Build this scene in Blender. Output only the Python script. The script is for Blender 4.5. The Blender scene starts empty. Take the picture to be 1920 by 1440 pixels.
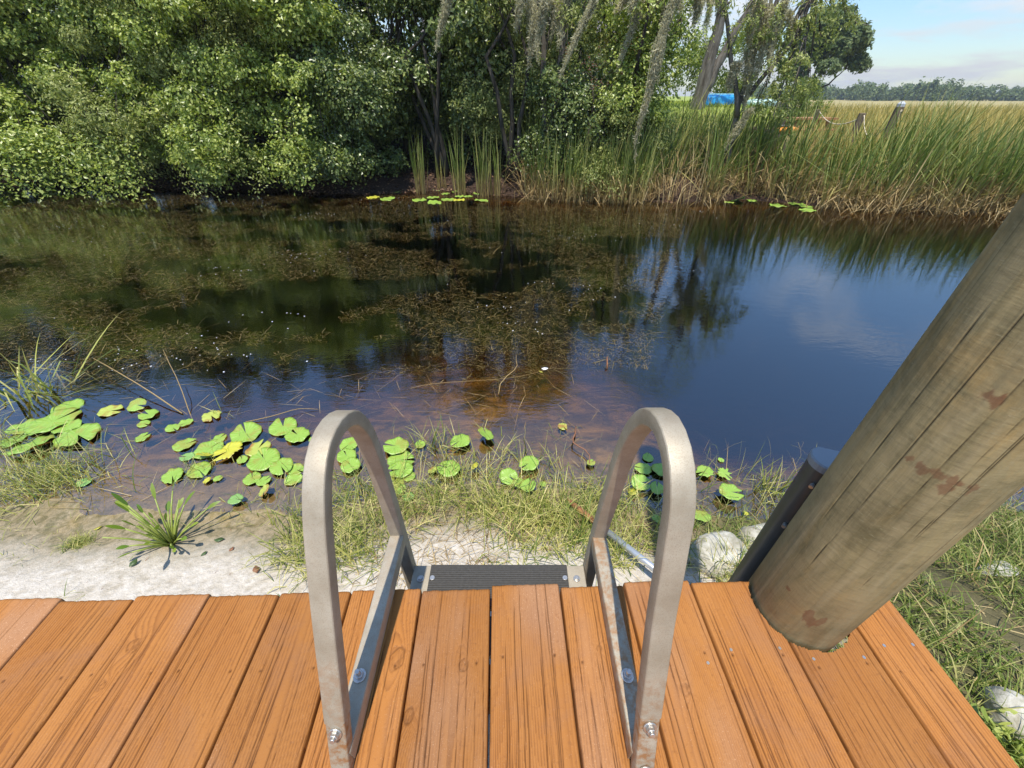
import bpy, math, random
import numpy as np
from mathutils import Vector

# ------------------------------------------------------------------ camera, sky, sun, exposure
SC = bpy.context.scene
PITCH = math.radians(36.3); FPX = 735.0; CAM_H = 1.6
cam_d = bpy.data.cameras.new("camera"); cam_d.sensor_width = 36; cam_d.lens = FPX / 1920 * 36
cam_d.clip_start = 0.02; cam_d.clip_end = 5000
cam = bpy.data.objects.new("camera", cam_d); SC.collection.objects.link(cam)
cam.location = (0, 0, CAM_H); cam.rotation_euler = (math.pi / 2 - PITCH, 0, 0)
SC.camera = cam
SUN_TO = Vector((-0.055, -0.30, 1.0)).normalized()
sun_d = bpy.data.lights.new("sun", 'SUN'); sun_d.energy = 4.5; sun_d.angle = math.radians(0.53); sun_d.color = (1.0, 0.95, 0.86)
sun = bpy.data.objects.new("sun", sun_d); SC.collection.objects.link(sun)
sun.rotation_euler = SUN_TO.to_track_quat('Z', 'Y').to_euler()
SC.view_settings.view_transform = 'Standard'; SC.view_settings.look = 'None'
SC.view_settings.gamma = 1; SC.view_settings.exposure = 0.42
SC.cycles.max_bounces = 8; SC.cycles.transparent_max_bounces = 12; SC.cycles.transmission_bounces = 4
SC.cycles.diffuse_bounces = 3; SC.cycles.glossy_bounces = 3; SC.cycles.volume_bounces = 0
SC.cycles.caustics_reflective = False; SC.cycles.caustics_refractive = False
SC.cycles.use_denoising = True; SC.cycles.sample_clamp_indirect = 6

W = bpy.data.worlds.new("World"); SC.world = W; W.use_nodes = True
def world():
    nt = W.node_tree; N = nt.nodes; L = nt.links
    N.clear()
    out = N.new('ShaderNodeOutputWorld'); bg = N.new('ShaderNodeBackground'); bg.inputs[1].default_value = 0.15
    sky = N.new('ShaderNodeTexSky'); sky.sky_type = 'NISHITA'; sky.sun_disc = False
    sky.sun_elevation = math.asin(SUN_TO.z); sky.sun_rotation = math.atan2(SUN_TO.x, SUN_TO.y)
    sky.air_density = 1.0; sky.dust_density = 0.15; sky.ozone_density = 3.0
    tc = N.new('ShaderNodeTexCoord')
    sep = N.new('ShaderNodeSeparateXYZ'); L.new(tc.outputs['Generated'], sep.inputs[0])
    def M(op, a, b=None):
        n = N.new('ShaderNodeMath'); n.operation = op
        for i, v in enumerate((a, b)):
            if v is None: continue
            if isinstance(v, (int, float)): n.inputs[i].default_value = v
            else: L.new(v, n.inputs[i])
        return n.outputs[0]
    z = M('ADD', M('MAXIMUM', sep.outputs[2], 0.0), 0.12)
    cmb = N.new('ShaderNodeCombineXYZ'); L.new(M('DIVIDE', sep.outputs[0], z), cmb.inputs[0]); L.new(M('DIVIDE', sep.outputs[1], z), cmb.inputs[1])
    mp = N.new('ShaderNodeMapping'); mp.inputs['Location'].default_value = (3.1, 1.7, 0); L.new(cmb.outputs[0], mp.inputs[0])
    no = N.new('ShaderNodeTexNoise'); no.inputs['Scale'].default_value = 0.75; no.inputs['Detail'].default_value = 9; no.inputs['Roughness'].default_value = 0.58
    L.new(mp.outputs[0], no.inputs['Vector'])
    cr = N.new('ShaderNodeValToRGB'); cr.color_ramp.elements[0].position = 0.53; cr.color_ramp.elements[1].position = 0.69
    L.new(M('ADD', no.outputs[0], M('MULTIPLY', M('SUBTRACT', 0.45, sep.outputs[2]), 0.16)), cr.inputs[0])
    mx = N.new('ShaderNodeMixRGB'); L.new(M('MAXIMUM', cr.outputs[0], 0.10), mx.inputs[0]); hs = N.new('ShaderNodeHueSaturation'); hs.inputs['Saturation'].default_value = 1.22; L.new(sky.outputs[0], hs.inputs['Color']); L.new(hs.outputs[0], mx.inputs[1]); mx.inputs[2].default_value = (5.0, 5.15, 5.4, 1)
    el = M('ADD', 0.62, M('MULTIPLY', 0.72, M('MINIMUM', M('MULTIPLY', M('MAXIMUM', sep.outputs[2], 0.0), 3.0), 1.0)))
    sc_ = N.new('ShaderNodeVectorMath'); sc_.operation = 'SCALE'; L.new(mx.outputs[0], sc_.inputs[0]); L.new(el, sc_.inputs['Scale']); L.new(sc_.outputs[0], bg.inputs[0]); L.new(bg.outputs[0], out.inputs[0])
world()

# ------------------------------------------------------------------ helpers
rng = np.random.default_rng(7); random.seed(7)
SP, CP = math.sin(PITCH), math.cos(PITCH)
def ray(px, py):
    u = (px - 960) / FPX; v = (720 - py) / FPX
    return u, CP + v * SP, -SP + v * CP
def G(px, py, z=0.0):                      # point of the photograph on the level z
    d = ray(px, py); t = (z - CAM_H) / d[2]
    return Vector((d[0] * t, d[1] * t, z))
def AtY(px, py, y):
    d = ray(px, py); t = y / d[1]
    return Vector((d[0] * t, y, CAM_H + d[2] * t))

def tag(o, label=None, cat=None, group=None, kind=None):
    if label: o['label'] = label
    if cat: o['category'] = cat
    if group: o['group'] = group
    if kind: o['kind'] = kind
    return o
def empty(name, loc, rz=0.0):
    o = bpy.data.objects.new(name, None); SC.collection.objects.link(o)
    o.location = loc; o.rotation_euler = (0, 0, rz); o.empty_display_size = 0.1
    return o
def link(name, me, mat, parent=None):
    o = bpy.data.objects.new(name, me); SC.collection.objects.link(o)
    if mat: me.materials.append(mat)
    if parent: o.parent = parent
    return o
def np_mesh(name, V, F, mat, parent=None, smooth=False, attrs=None, nside=None):
    """V (n,3); F (m,k) array of equal-sided faces, or list of such arrays."""
    me = bpy.data.meshes.new(name)
    V = np.asarray(V, np.float32)
    Fs = [np.asarray(x, np.int32) for x in (F if isinstance(F, (list, tuple)) else [F]) if len(x)]
    loops = np.concatenate([f.ravel() for f in Fs]); sizes = np.concatenate([np.full(len(f), f.shape[1], np.int32) for f in Fs])
    starts = np.concatenate([[0], np.cumsum(sizes)[:-1]]).astype(np.int32)
    me.vertices.add(len(V)); me.vertices.foreach_set('co', V.ravel())
    me.loops.add(len(loops)); me.loops.foreach_set('vertex_index', loops)
    me.polygons.add(len(sizes)); me.polygons.foreach_set('loop_start', starts)
    me.polygons.foreach_set('use_smooth', np.full(len(sizes), bool(smooth)))
    for k, a in (attrs or {}).items():
        at = me.attributes.new(k, 'FLOAT', 'POINT'); at.data.foreach_set('value', np.asarray(a, np.float32))
    me.update(calc_edges=True); me.validate()
    return link(name, me, mat, parent)

class MB:
    def __init__(s): s.v = []; s.f = []
    def add(s, vs, fs):
        o = len(s.v); s.v += [tuple(v) for v in vs]; s.f += [tuple(i + o for i in f) for f in fs]
    def box(s, c, d, rz=0.0, bevel=0.0, M=None):
        x, y, z = [q / 2 for q in d]
        vs = [Vector((sx * x, sy * y, sz * z)) for sz in (-1, 1) for sy in (-1, 1) for sx in (-1, 1)]
        ca, sa = math.cos(rz), math.sin(rz)
        vs = [Vector((v.x * ca - v.y * sa, v.x * sa + v.y * ca, v.z)) + Vector(c) for v in vs]
        s.add(vs, [(0, 2, 3, 1), (4, 5, 7, 6), (0, 1, 5, 4), (2, 6, 7, 3), (0, 4, 6, 2), (1, 3, 7, 5)])
    def bar(s, a, b, w, h, up=(0, 0, 1)):
        a = Vector(a); b = Vector(b); d = (b - a).normalized(); sx = d.cross(Vector(up)).normalized(); sz = sx.cross(d)
        vs = []
        for p in (a, b):
            for i, j in ((-1, -1), (1, -1), (1, 1), (-1, 1)): vs.append(p + sx * (i * w / 2) + sz * (j * h / 2))
        s.add(vs, [(3, 2, 1, 0), (4, 5, 6, 7), (0, 1, 5, 4), (1, 2, 6, 5), (2, 3, 7, 6), (3, 0, 4, 7)])
    def tube(s, pts, rad, n=8, cap=True):
        pts = [Vector(p) for p in pts]; m = len(pts)
        rad = rad if isinstance(rad, (list, tuple)) else [rad] * m
        ref = Vector((0, 0, 1)) if abs((pts[-1] - pts[0]).normalized().z) < 0.9 else Vector((1, 0, 0))
        vs = []
        for i, p in enumerate(pts):
            d = (pts[min(i + 1, m - 1)] - pts[max(i - 1, 0)]).normalized()
            a = d.cross(ref).normalized(); b = d.cross(a)
            for k in range(n):
                t = 2 * math.pi * k / n; vs.append(p + (a * math.cos(t) + b * math.sin(t)) * rad[i])
        fs = [(i * n + k, i * n + (k + 1) % n, (i + 1) * n + (k + 1) % n, (i + 1) * n + k) for i in range(m - 1) for k in range(n)]
        if cap: fs += [tuple(range(n - 1, -1, -1)), tuple((m - 1) * n + k for k in range(n))]
        s.add(vs, fs)
    def build(s, name, mat, parent=None, smooth=False, bevel=0.0, seg=2):
        me = bpy.data.meshes.new(name); me.from_pydata(s.v, [], s.f); me.update()
        if smooth: me.polygons.foreach_set('use_smooth', [True] * len(me.polygons))
        o = link(name, me, mat, parent)
        if bevel:
            b = o.modifiers.new('bevel', 'BEVEL'); b.width = bevel; b.segments = seg; b.limit_method = 'ANGLE'; b.angle_limit = math.radians(40)
            me.polygons.foreach_set('use_smooth', [True] * len(me.polygons)); me.set_sharp_from_angle(angle=math.radians(50))
        return o

# value noise for numpy
_lat = rng.random((256, 256)).astype(np.float32)
def vnoise(x, y):
    x = np.asarray(x, float); y = np.asarray(y, float)
    xi = np.floor(x).astype(int); yi = np.floor(y).astype(int); fx = x - xi; fy = y - yi
    fx = fx * fx * (3 - 2 * fx); fy = fy * fy * (3 - 2 * fy)
    a = _lat[xi & 255, yi & 255]; b = _lat[(xi + 1) & 255, yi & 255]; c = _lat[xi & 255, (yi + 1) & 255]; d = _lat[(xi + 1) & 255, (yi + 1) & 255]
    return (a * (1 - fx) + b * fx) * (1 - fy) + (c * (1 - fx) + d * fx) * fy
def fnoise(x, y, o=4):
    s = 0; a = 0.5
    for i in range(o): s = s + a * vnoise(np.asarray(x) * 2 ** i + 17.3 * i, np.asarray(y) * 2 ** i + 9.1 * i); a *= 0.5
    return s
def sstep(a, b, x):
    t = np.clip((np.asarray(x, float) - a) / (b - a), 0, 1); return t * t * (3 - 2 * t)

def strips(C, Wd, S, droop=None):
    """C (N,K,3) centre lines, Wd (K,) or (N,K) half widths, S (N,3) width direction -> V, F"""
    N, K, _ = C.shape; Wd = np.broadcast_to(np.asarray(Wd, float), (N, K))
    off = S[:, None, :] * Wd[:, :, None]
    V = np.stack([C - off, C + off], 2).reshape(-1, 3)
    b = (np.arange(N) * K * 2)[:, None] + (np.arange(K - 1) * 2)[None, :]
    F = np.stack([b, b + 1, b + 3, b + 2], -1).reshape(-1, 4)
    return V, F

# ------------------------------------------------------------------ material kit
class Mat:
    def __init__(s, name):
        s.m = bpy.data.materials.new(name); s.m.use_nodes = True; s.t = s.m.node_tree; s.N = s.t.nodes; s.L = s.t.links; s.N.clear()
        s.out = s.N.new('ShaderNodeOutputMaterial')
    def n(s, t, ins=None, **kw):
        x = s.N.new(t)
        for k, v in kw.items(): setattr(x, k, v)
        for k, v in (ins or {}).items(): s.put(x.inputs[k], v)
        return x
    def put(s, sock, v):
        if hasattr(v, 'is_output'): s.L.new(v, sock)
        elif hasattr(v, 'outputs'): s.L.new(v.outputs[0], sock)
        else:
            if isinstance(v, tuple) and len(v) == 3 and sock.type == 'RGBA': v = v + (1,)
            sock.default_value = v
    def math(s, op, a, b=0.0, c=None, clamp=False):
        x = s.n('ShaderNodeMath', {0: a, 1: b}, operation=op, use_clamp=clamp)
        if c is not None: s.put(x.inputs[2], c)
        return x.outputs[0]
    def mix(s, f, a, b, blend='MIX'):
        return s.n('ShaderNodeMixRGB', {0: f, 1: a, 2: b}, blend_type=blend).outputs[0]
    def noise(s, vec, scale, detail=4, rough=0.55, dist=0.0, col=False):
        x = s.n('ShaderNodeTexNoise', {'Scale': scale, 'Detail': detail, 'Roughness': rough, 'Distortion': dist})
        if vec is not None: s.put(x.inputs['Vector'], vec)
        return x.outputs[1 if col else 0]
    def ramp(s, f, *stops):
        x = s.n('ShaderNodeValToRGB', {0: f}); r = x.color_ramp
        while len(r.elements) < len(stops): r.elements.new(0.5)
        for e, (p, c) in zip(r.elements, stops):
            e.position = p; e.color = (c, c, c, 1) if isinstance(c, (int, float)) else tuple(c) + (1,)
        return x.outputs[0]
    def obj(s): return s.n('ShaderNodeTexCoord').outputs['Object']
    def pos(s): return s.n('ShaderNodeNewGeometry').outputs['Position']
    def island(s): return s.n('ShaderNodeNewGeometry').outputs['Random Per Island']
    def attr(s, k): return s.n('ShaderNodeAttribute', attribute_name=k).outputs['Fac']
    def mapping(s, vec, scale=(1, 1, 1), rot=(0, 0, 0), loc=(0, 0, 0)):
        return s.n('ShaderNodeMapping', {'Vector': vec, 'Scale': scale, 'Rotation': rot, 'Location': loc}).outputs[0]
    def bump(s, h, strength=0.3, dist=0.01):
        return s.n('ShaderNodeBump', {'Height': h, 'Strength': strength, 'Distance': dist}).outputs[0]
    def pbr(s, col, rough=0.6, metal=0.0, bump=None, spec=0.5, **kw):
        x = s.n('ShaderNodeBsdfPrincipled', {'Base Color': col, 'Roughness': rough, 'Metallic': metal, 'Specular IOR Level': spec})
        if bump is not None: s.put(x.inputs['Normal'], bump)
        for k, v in kw.items(): s.put(x.inputs[k], v)
        s.L.new(x.outputs[0], s.out.inputs[0]); return s.m

def leaf_mat(name, cols, trans=0.35, rough=0.45, spec=0.4, base=None):
    """cols: three greens spread over the leaves; thin leaves let some light through"""
    m = Mat(name); r = m.island()
    c = m.ramp(r, (0.0, cols[0]), (0.55, cols[1]), (1.0, cols[2]))
    n = m.noise(m.pos(), 1.3, 3); c = m.mix(0.55, c, m.mix(n, (0.35, 0.42, 0.3), (1.5, 1.35, 1.1)), 'MULTIPLY')
    if base is not None:                                  # straw-coloured foot of a blade
        b = m.math('SUBTRACT', base[0], m.n('ShaderNodeSeparateXYZ', {0: m.pos()}).outputs[2]); b = m.math('DIVIDE', b, base[1], clamp=True)
        c = m.mix(b, c, base[2])
    p = m.n('ShaderNodeBsdfPrincipled', {'Base Color': c, 'Roughness': rough, 'Specular IOR Level': spec})
    t = m.n('ShaderNodeBsdfTranslucent', {'Color': m.mix(0.5, c, (1.2, 1.3, 0.5), 'MULTIPLY')})
    x = m.n('ShaderNodeMixShader', {0: trans, 1: p.outputs[0], 2: t.outputs[0]})
    m.L.new(x.outputs[0], m.out.inputs[0]); return m.m

def simple(name, col, rough=0.6, metal=0.0, var=0.25, scale=20, bump=0.1):
    m = Mat(name); v = m.obj(); n = m.noise(v, scale, 5)
    c = m.mix(n, tuple(q * (1 - var) for q in col), tuple(min(q * (1 + var), 1) for q in col))
    return m.pbr(c, rough, metal, m.bump(n, bump, 0.004))

def mat_wood_deck():
    m = Mat('stained_decking'); v = m.obj()
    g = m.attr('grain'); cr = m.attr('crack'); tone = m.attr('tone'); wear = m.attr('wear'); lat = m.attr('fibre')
    fine = m.noise(m.mapping(v, (420, 14, 60)), 1, 3, 0.6)
    blot = m.noise(m.mapping(v, (9, 4, 9)), 1, 4, 0.6)
    c = m.mix(g, (0.355, 0.140, 0.031), (0.165, 0.058, 0.014))
    c = m.mix(m.math('MULTIPLY', fine, 0.55), c, (0.30, 0.115, 0.035))
    c = m.mix(m.ramp(blot, (0.35, 0.0), (0.75, 0.45)), c, (0.41, 0.19, 0.06))
    c = m.mix(m.math('MULTIPLY', wear, 0.75), c, (0.34, 0.18, 0.095))
    sp = m.noise(v, 480, 2, 0.7); sp = m.ramp(sp, (0.63, 0.0), (0.70, 1.0))
    gp = m.noise(v, 130, 4, 0.7); c = m.mix(m.math('MULTIPLY', m.ramp(gp, (0.56, 0.0), (0.68, 1.0)), 0.35), c, (0.17, 0.068, 0.026))
    big = m.noise(v, 5.5, 5, 0.65, 0.5); c = m.mix(m.math('MULTIPLY', m.ramp(big, (0.50, 0.0), (0.66, 1.0)), 0.4), c, (0.26, 0.125, 0.062))
    c = m.mix(m.math('MULTIPLY', sp, m.math('ADD', 0.16, m.math('MULTIPLY', wear, 0.5))), c, (0.66, 0.42, 0.26))
    c = m.mix(1.0, c, m.n('ShaderNodeCombineColor', {0: tone, 1: tone, 2: tone}).outputs[0], 'MULTIPLY')
    c = m.mix(m.math('MULTIPLY', cr, 0.85), c, (0.042, 0.016, 0.007))  # real cracks, with the shade inside their recesses put into the colour
    h = m.math('ADD', m.math('MULTIPLY', fine, 0.5), m.math('MULTIPLY', g, -0.5))
    return m.pbr(c, m.math('ADD', 0.50, m.math('MULTIPLY', fine, 0.2)), 0, m.bump(h, 0.35, 0.0012), 0.1)

def mat_pile():
    m = Mat('weathered_pile_wood'); v = m.obj()
    ck = m.attr('check'); st = m.attr('stain'); pale = m.attr('pale')
    lon = m.noise(m.mapping(v, (60, 60, 3)), 1, 6, 0.65)
    mot = m.noise(m.mapping(v, (14, 14, 7)), 1, 5, 0.65, 0.6)
    cross = m.noise(m.mapping(v, (25, 25, 160)), 1, 4, 0.7)
    c = m.mix(m.ramp(mot, (0.3, 0.0), (0.7, 1.0)), (0.13, 0.108, 0.050), (0.40, 0.315, 0.150))
    oc = m.noise(m.mapping(v, (11, 11, 4)), 1, 6, 0.7, 0.8); c = m.mix(m.math('MULTIPLY', m.ramp(oc, (0.48, 0.0), (0.66, 1.0)), 0.6), c, (0.42, 0.27, 0.095))
    c = m.mix(m.math('MULTIPLY', m.ramp(lon, (0.4, 0.0), (0.65, 1.0)), 0.55), c, (0.36, 0.29, 0.155))
    c = m.mix(m.math('MULTIPLY', m.ramp(cross, (0.50, 0.0), (0.66, 1.0)), 0.22), c, (0.085, 0.072, 0.035))
    gr = m.noise(m.mapping(v, (7, 7, 9)), 1, 7, 0.72, 0.4); c = m.mix(m.math('MULTIPLY', m.ramp(gr, (0.5, 0.0), (0.64, 1.0)), 0.5), c, (0.105, 0.09, 0.042))
    sc_ = m.noise(m.mapping(v, (90, 90, 420)), 1, 3, 0.7); c = m.mix(m.math('MULTIPLY', m.ramp(sc_, (0.60, 0.0), (0.72, 1.0)), 0.4), c, (0.40, 0.35, 0.21))
    z = m.n('ShaderNodeSeparateXYZ', {0: v}).outputs[2]
    low = m.math('MULTIPLY', m.math('SUBTRACT', 1.02, z), 4.0, clamp=True)
    c = m.mix(m.math('MULTIPLY', low, m.ramp(mot, (0.35, 0.15), (0.6, 0.85))), c, (0.17, 0.095, 0.04))
    c = m.mix(m.math('MULTIPLY', pale, 0.5), c, (0.40, 0.33, 0.19))
    c = m.mix(m.math('MULTIPLY', st, m.ramp(mot, (0.25, 0.35), (0.6, 0.85))), c, (0.15, 0.050, 0.024))
    c = m.mix(ck, c, (0.03, 0.022, 0.012))
    return m.pbr(c, 0.72, 0, m.bump(m.math('ADD', lon, m.math('MULTIPLY', cross, 0.4)), 0.5, 0.003), 0.25)

def mat_metal():
    m = Mat('pitted_galvanised_metal'); v = m.obj()
    sp = m.noise(v, 620, 3, 0.7); bl = m.noise(v, 16, 5, 0.6); ru = m.attr('rust')
    c = m.mix(m.ramp(bl, (0.3, 0.0), (0.7, 1.0)), (0.30, 0.25, 0.175), (0.45, 0.395, 0.30))
    c = m.mix(m.math('MULTIPLY', m.ramp(sp, (0.5, 0.0), (0.7, 1.0)), 0.5), c, (0.22, 0.165, 0.105))
    s2 = m.noise(v, 70, 4, 0.7)
    c = m.mix(m.math('MULTIPLY', m.ramp(s2, (0.42, 0.0), (0.62, 1.0)), ru), c, (0.30, 0.13, 0.035))
    return m.pbr(c, m.math('ADD', 0.45, m.math('MULTIPLY', sp, 0.3)), 0.35, m.bump(sp, 0.15, 0.0006), 0.5)

def mat_ground():
    m = Mat('shore_ground'); P = m.pos(); x, y, z = m.n('ShaderNodeSeparateXYZ', {0: P}).outputs
    s = m.noise(P, 7, 6, 0.62); f = m.noise(P, 260, 3, 0.7); f2 = m.noise(P, 40, 5, 0.6)
    sand = m.mix(m.ramp(f2, (0.3, 0.0), (0.7, 1.0)), (0.48, 0.42, 0.335), (0.66, 0.60, 0.52))
    sand = m.mix(m.math('MULTIPLY', m.ramp(m.noise(P, 14, 5, 0.65), (0.5, 0.0), (0.68, 1.0)), 0.55), sand, (0.34, 0.28, 0.19))
    sand = m.mix(m.ramp(f, (0.60, 0.0), (0.75, 0.55)), sand, (0.25, 0.19, 0.13))
    damp = m.math('MULTIPLY', m.math('SUBTRACT', 0.075, m.math('ADD', z, m.math('MULTIPLY', m.math('SUBTRACT', s, 0.5), 0.06))), 18, clamp=True)
    c = m.mix(m.math('MULTIPLY', damp, 0.9), sand, m.mix(m.ramp(m.noise(P, 26, 6, 0.7, 0.8), (0.4, 0.0), (0.6, 1.0)), (0.30, 0.23, 0.13), (0.12, 0.10, 0.035)))
    # algae and weed on the bed
    al = m.noise(P, 3.2, 7, 0.66, 1.2); al2 = m.noise(m.mapping(P, (1.6, 4.5, 1)), 2.2, 8, 0.7, 1.5)
    bed = m.mix(m.ramp(al, (0.38, 0.0), (0.62, 1.0)), (0.17, 0.115, 0.032), (0.52, 0.345, 0.10))
    bed = m.mix(m.ramp(al2, (0.45, 0.0), (0.62, 0.85)), bed, (0.07, 0.055, 0.02))
    under = m.math('MULTIPLY', m.math('SUBTRACT', m.math('MULTIPLY', m.math('SUBTRACT', s, 0.42), 0.14), z), 13, clamp=True)
    c = m.mix(under, c, bed)
    # soil at the right of the deck, leaf litter on the far bank, lawn behind
    right = m.math('MULTIPLY', m.math('SUBTRACT', x, m.math('ADD', 0.55, m.math('MULTIPLY', s, 0.5))), 5, clamp=True)
    right = m.math('MULTIPLY', right, m.math('LESS_THAN', y, 3.0))
    soil = m.mix(f2, (0.07, 0.06, 0.03), (0.17, 0.15, 0.07))
    c = m.mix(m.math('MULTIPLY', right, m.math('GREATER_THAN', z, -0.02)), c, soil)
    far = m.math('GREATER_THAN', m.math('ADD', y, m.math('MULTIPLY', x, 0.13)), 7.9)
    litter = m.mix(m.ramp(m.noise(P, 55, 3, 0.7), (0.4, 0.0), (0.65, 1.0)), (0.02, 0.013, 0.009), (0.085, 0.05, 0.032))
    c = m.mix(m.math('MULTIPLY', far, m.math('GREATER_THAN', z, -0.05)), c, litter)
    lawn = m.mix(m.noise(P, 1.4, 6, 0.6), (0.15, 0.20, 0.035), (0.36, 0.40, 0.09))
    lf = m.math('MULTIPLY', m.math('SUBTRACT', z, m.math('ADD', 0.82, m.math('MULTIPLY', s, 0.3))), 9, clamp=True)
    c = m.mix(m.math('MULTIPLY', far, lf), c, lawn)
    marsh = m.mix(m.noise(m.mapping(P, (0.35, 0.12, 1)), 1, 6, 0.62), (0.22, 0.19, 0.07), (0.42, 0.33, 0.13))
    mf = m.math('MULTIPLY', m.math('SUBTRACT', y, 12), 0.4, clamp=True); mf = m.math('MULTIPLY', mf, m.math('LESS_THAN', z, 0.6))
    c = m.mix(mf, c, marsh)
    return m.pbr(c, 0.9, 0, m.bump(m.math('ADD', m.math('ADD', f2, m.noise(P, 15, 3)), m.math('MULTIPLY', f, 0.4)), 0.6, 0.018), 0.2)

def mat_water():
    m = Mat('tannin_water'); P = m.pos()
    a = m.noise(m.mapping(P, (5.5, 15, 1), (0, 0, 0.35)), 1, 2, 0.5)
    b = m.noise(m.mapping(P, (20, 52, 1), (0, 0, -0.4)), 1, 2, 0.5)
    patch = m.ramp(m.noise(P, 0.55, 2), (0.38, 0.4), (0.62, 1.0))
    h = m.math('MULTIPLY', m.math('ADD', a, m.math('MULTIPLY', b, 0.55)), patch)
    nb = m.bump(h, 0.028, 0.05)
    fr = m.n('ShaderNodeFresnel', {'IOR': 2.25, 'Normal': nb}).outputs[0]
    tr = m.n('ShaderNodeBsdfTransparent', {'Color': (0.93, 0.88, 0.78, 1)})
    gl = m.n('ShaderNodeBsdfGlossy', {'Color': (1, 1, 1, 1), 'Roughness': 0.02, 'Normal': nb})
    x = m.n('ShaderNodeMixShader', {0: fr, 1: tr.outputs[0], 2: gl.outputs[0]}); m.L.new(x.outputs[0], m.out.inputs[0])
    ab = m.n('ShaderNodeVolumeAbsorption', {'Color': (0.52, 0.38, 0.16, 1), 'Density': 9.0}); m.L.new(ab.outputs[0], m.out.inputs[1])
    return m.m

def bark_mat(name, a, b):
    m = Mat(name); v = m.obj(); n = m.noise(m.mapping(v, (14, 14, 2.5)), 1, 6, 0.65)
    return m.pbr(m.mix(m.ramp(n, (0.35, 0.0), (0.65, 1.0)), a, b), 0.9, 0, m.bump(n, 0.8, 0.03), 0.15)

def rock_mat():
    m = Mat('pale_limestone'); v = m.obj(); a = m.noise(m.mapping(v, (7, 7, 26), (0.5, 0.3, 0)), 1, 6, 0.65, 0.8); b = m.noise(v, 60, 4)
    c = m.mix(m.ramp(a, (0.35, 0.0), (0.62, 1.0)), (0.27, 0.24, 0.17), (0.60, 0.57, 0.48))
    c = m.mix(m.ramp(b, (0.5, 0.0), (0.75, 0.5)), c, (0.20, 0.19, 0.10))
    return m.pbr(c, 0.85, 0, m.bump(a, 0.5, 0.01), 0.25)

def pad_mat(name, a, b, spot, brown=0.0):
    m = Mat(name); v = m.obj(); x, y, z = m.n('ShaderNodeSeparateXYZ', {0: v}).outputs
    n = m.noise(v, 18, 4); ang = m.math('ARCTAN2', y, x)
    ve = m.math('ABSOLUTE', m.math('SINE', m.math('MULTIPLY', ang, 10.0))); ve = m.math('POWER', ve, 5.0)
    c = m.mix(n, a, b); c = m.mix(m.math('MULTIPLY', ve, 0.35), c, (0.38, 0.46, 0.14))
    s = m.n('ShaderNodeTexVoronoi', {'Vector': m.pos(), 'Scale': 55.0}).outputs['Distance']
    sp = m.math('MULTIPLY', m.math('LESS_THAN', s, 0.16), m.math('GREATER_THAN', m.noise(m.pos(), 30, 2), 0.52))
    c = m.mix(m.math('MULTIPLY', sp, 0.75), c, spot)
    if brown:
        e = m.noise(m.pos(), 11, 4, 0.6); c = m.mix(m.math('MULTIPLY', m.ramp(e, (0.52, 0.0), (0.62, 1.0)), brown), c, (0.30, 0.13, 0.03))
    p = m.n('ShaderNodeBsdfPrincipled', {'Base Color': c, 'Roughness': 0.38, 'Specular IOR Level': 0.5, 'Normal': m.bump(m.math('ADD', n, m.math('MULTIPLY', ve, 0.6)), 0.3, 0.004)})
    m.L.new(p.outputs[0], m.out.inputs[0]); return m.m

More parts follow.
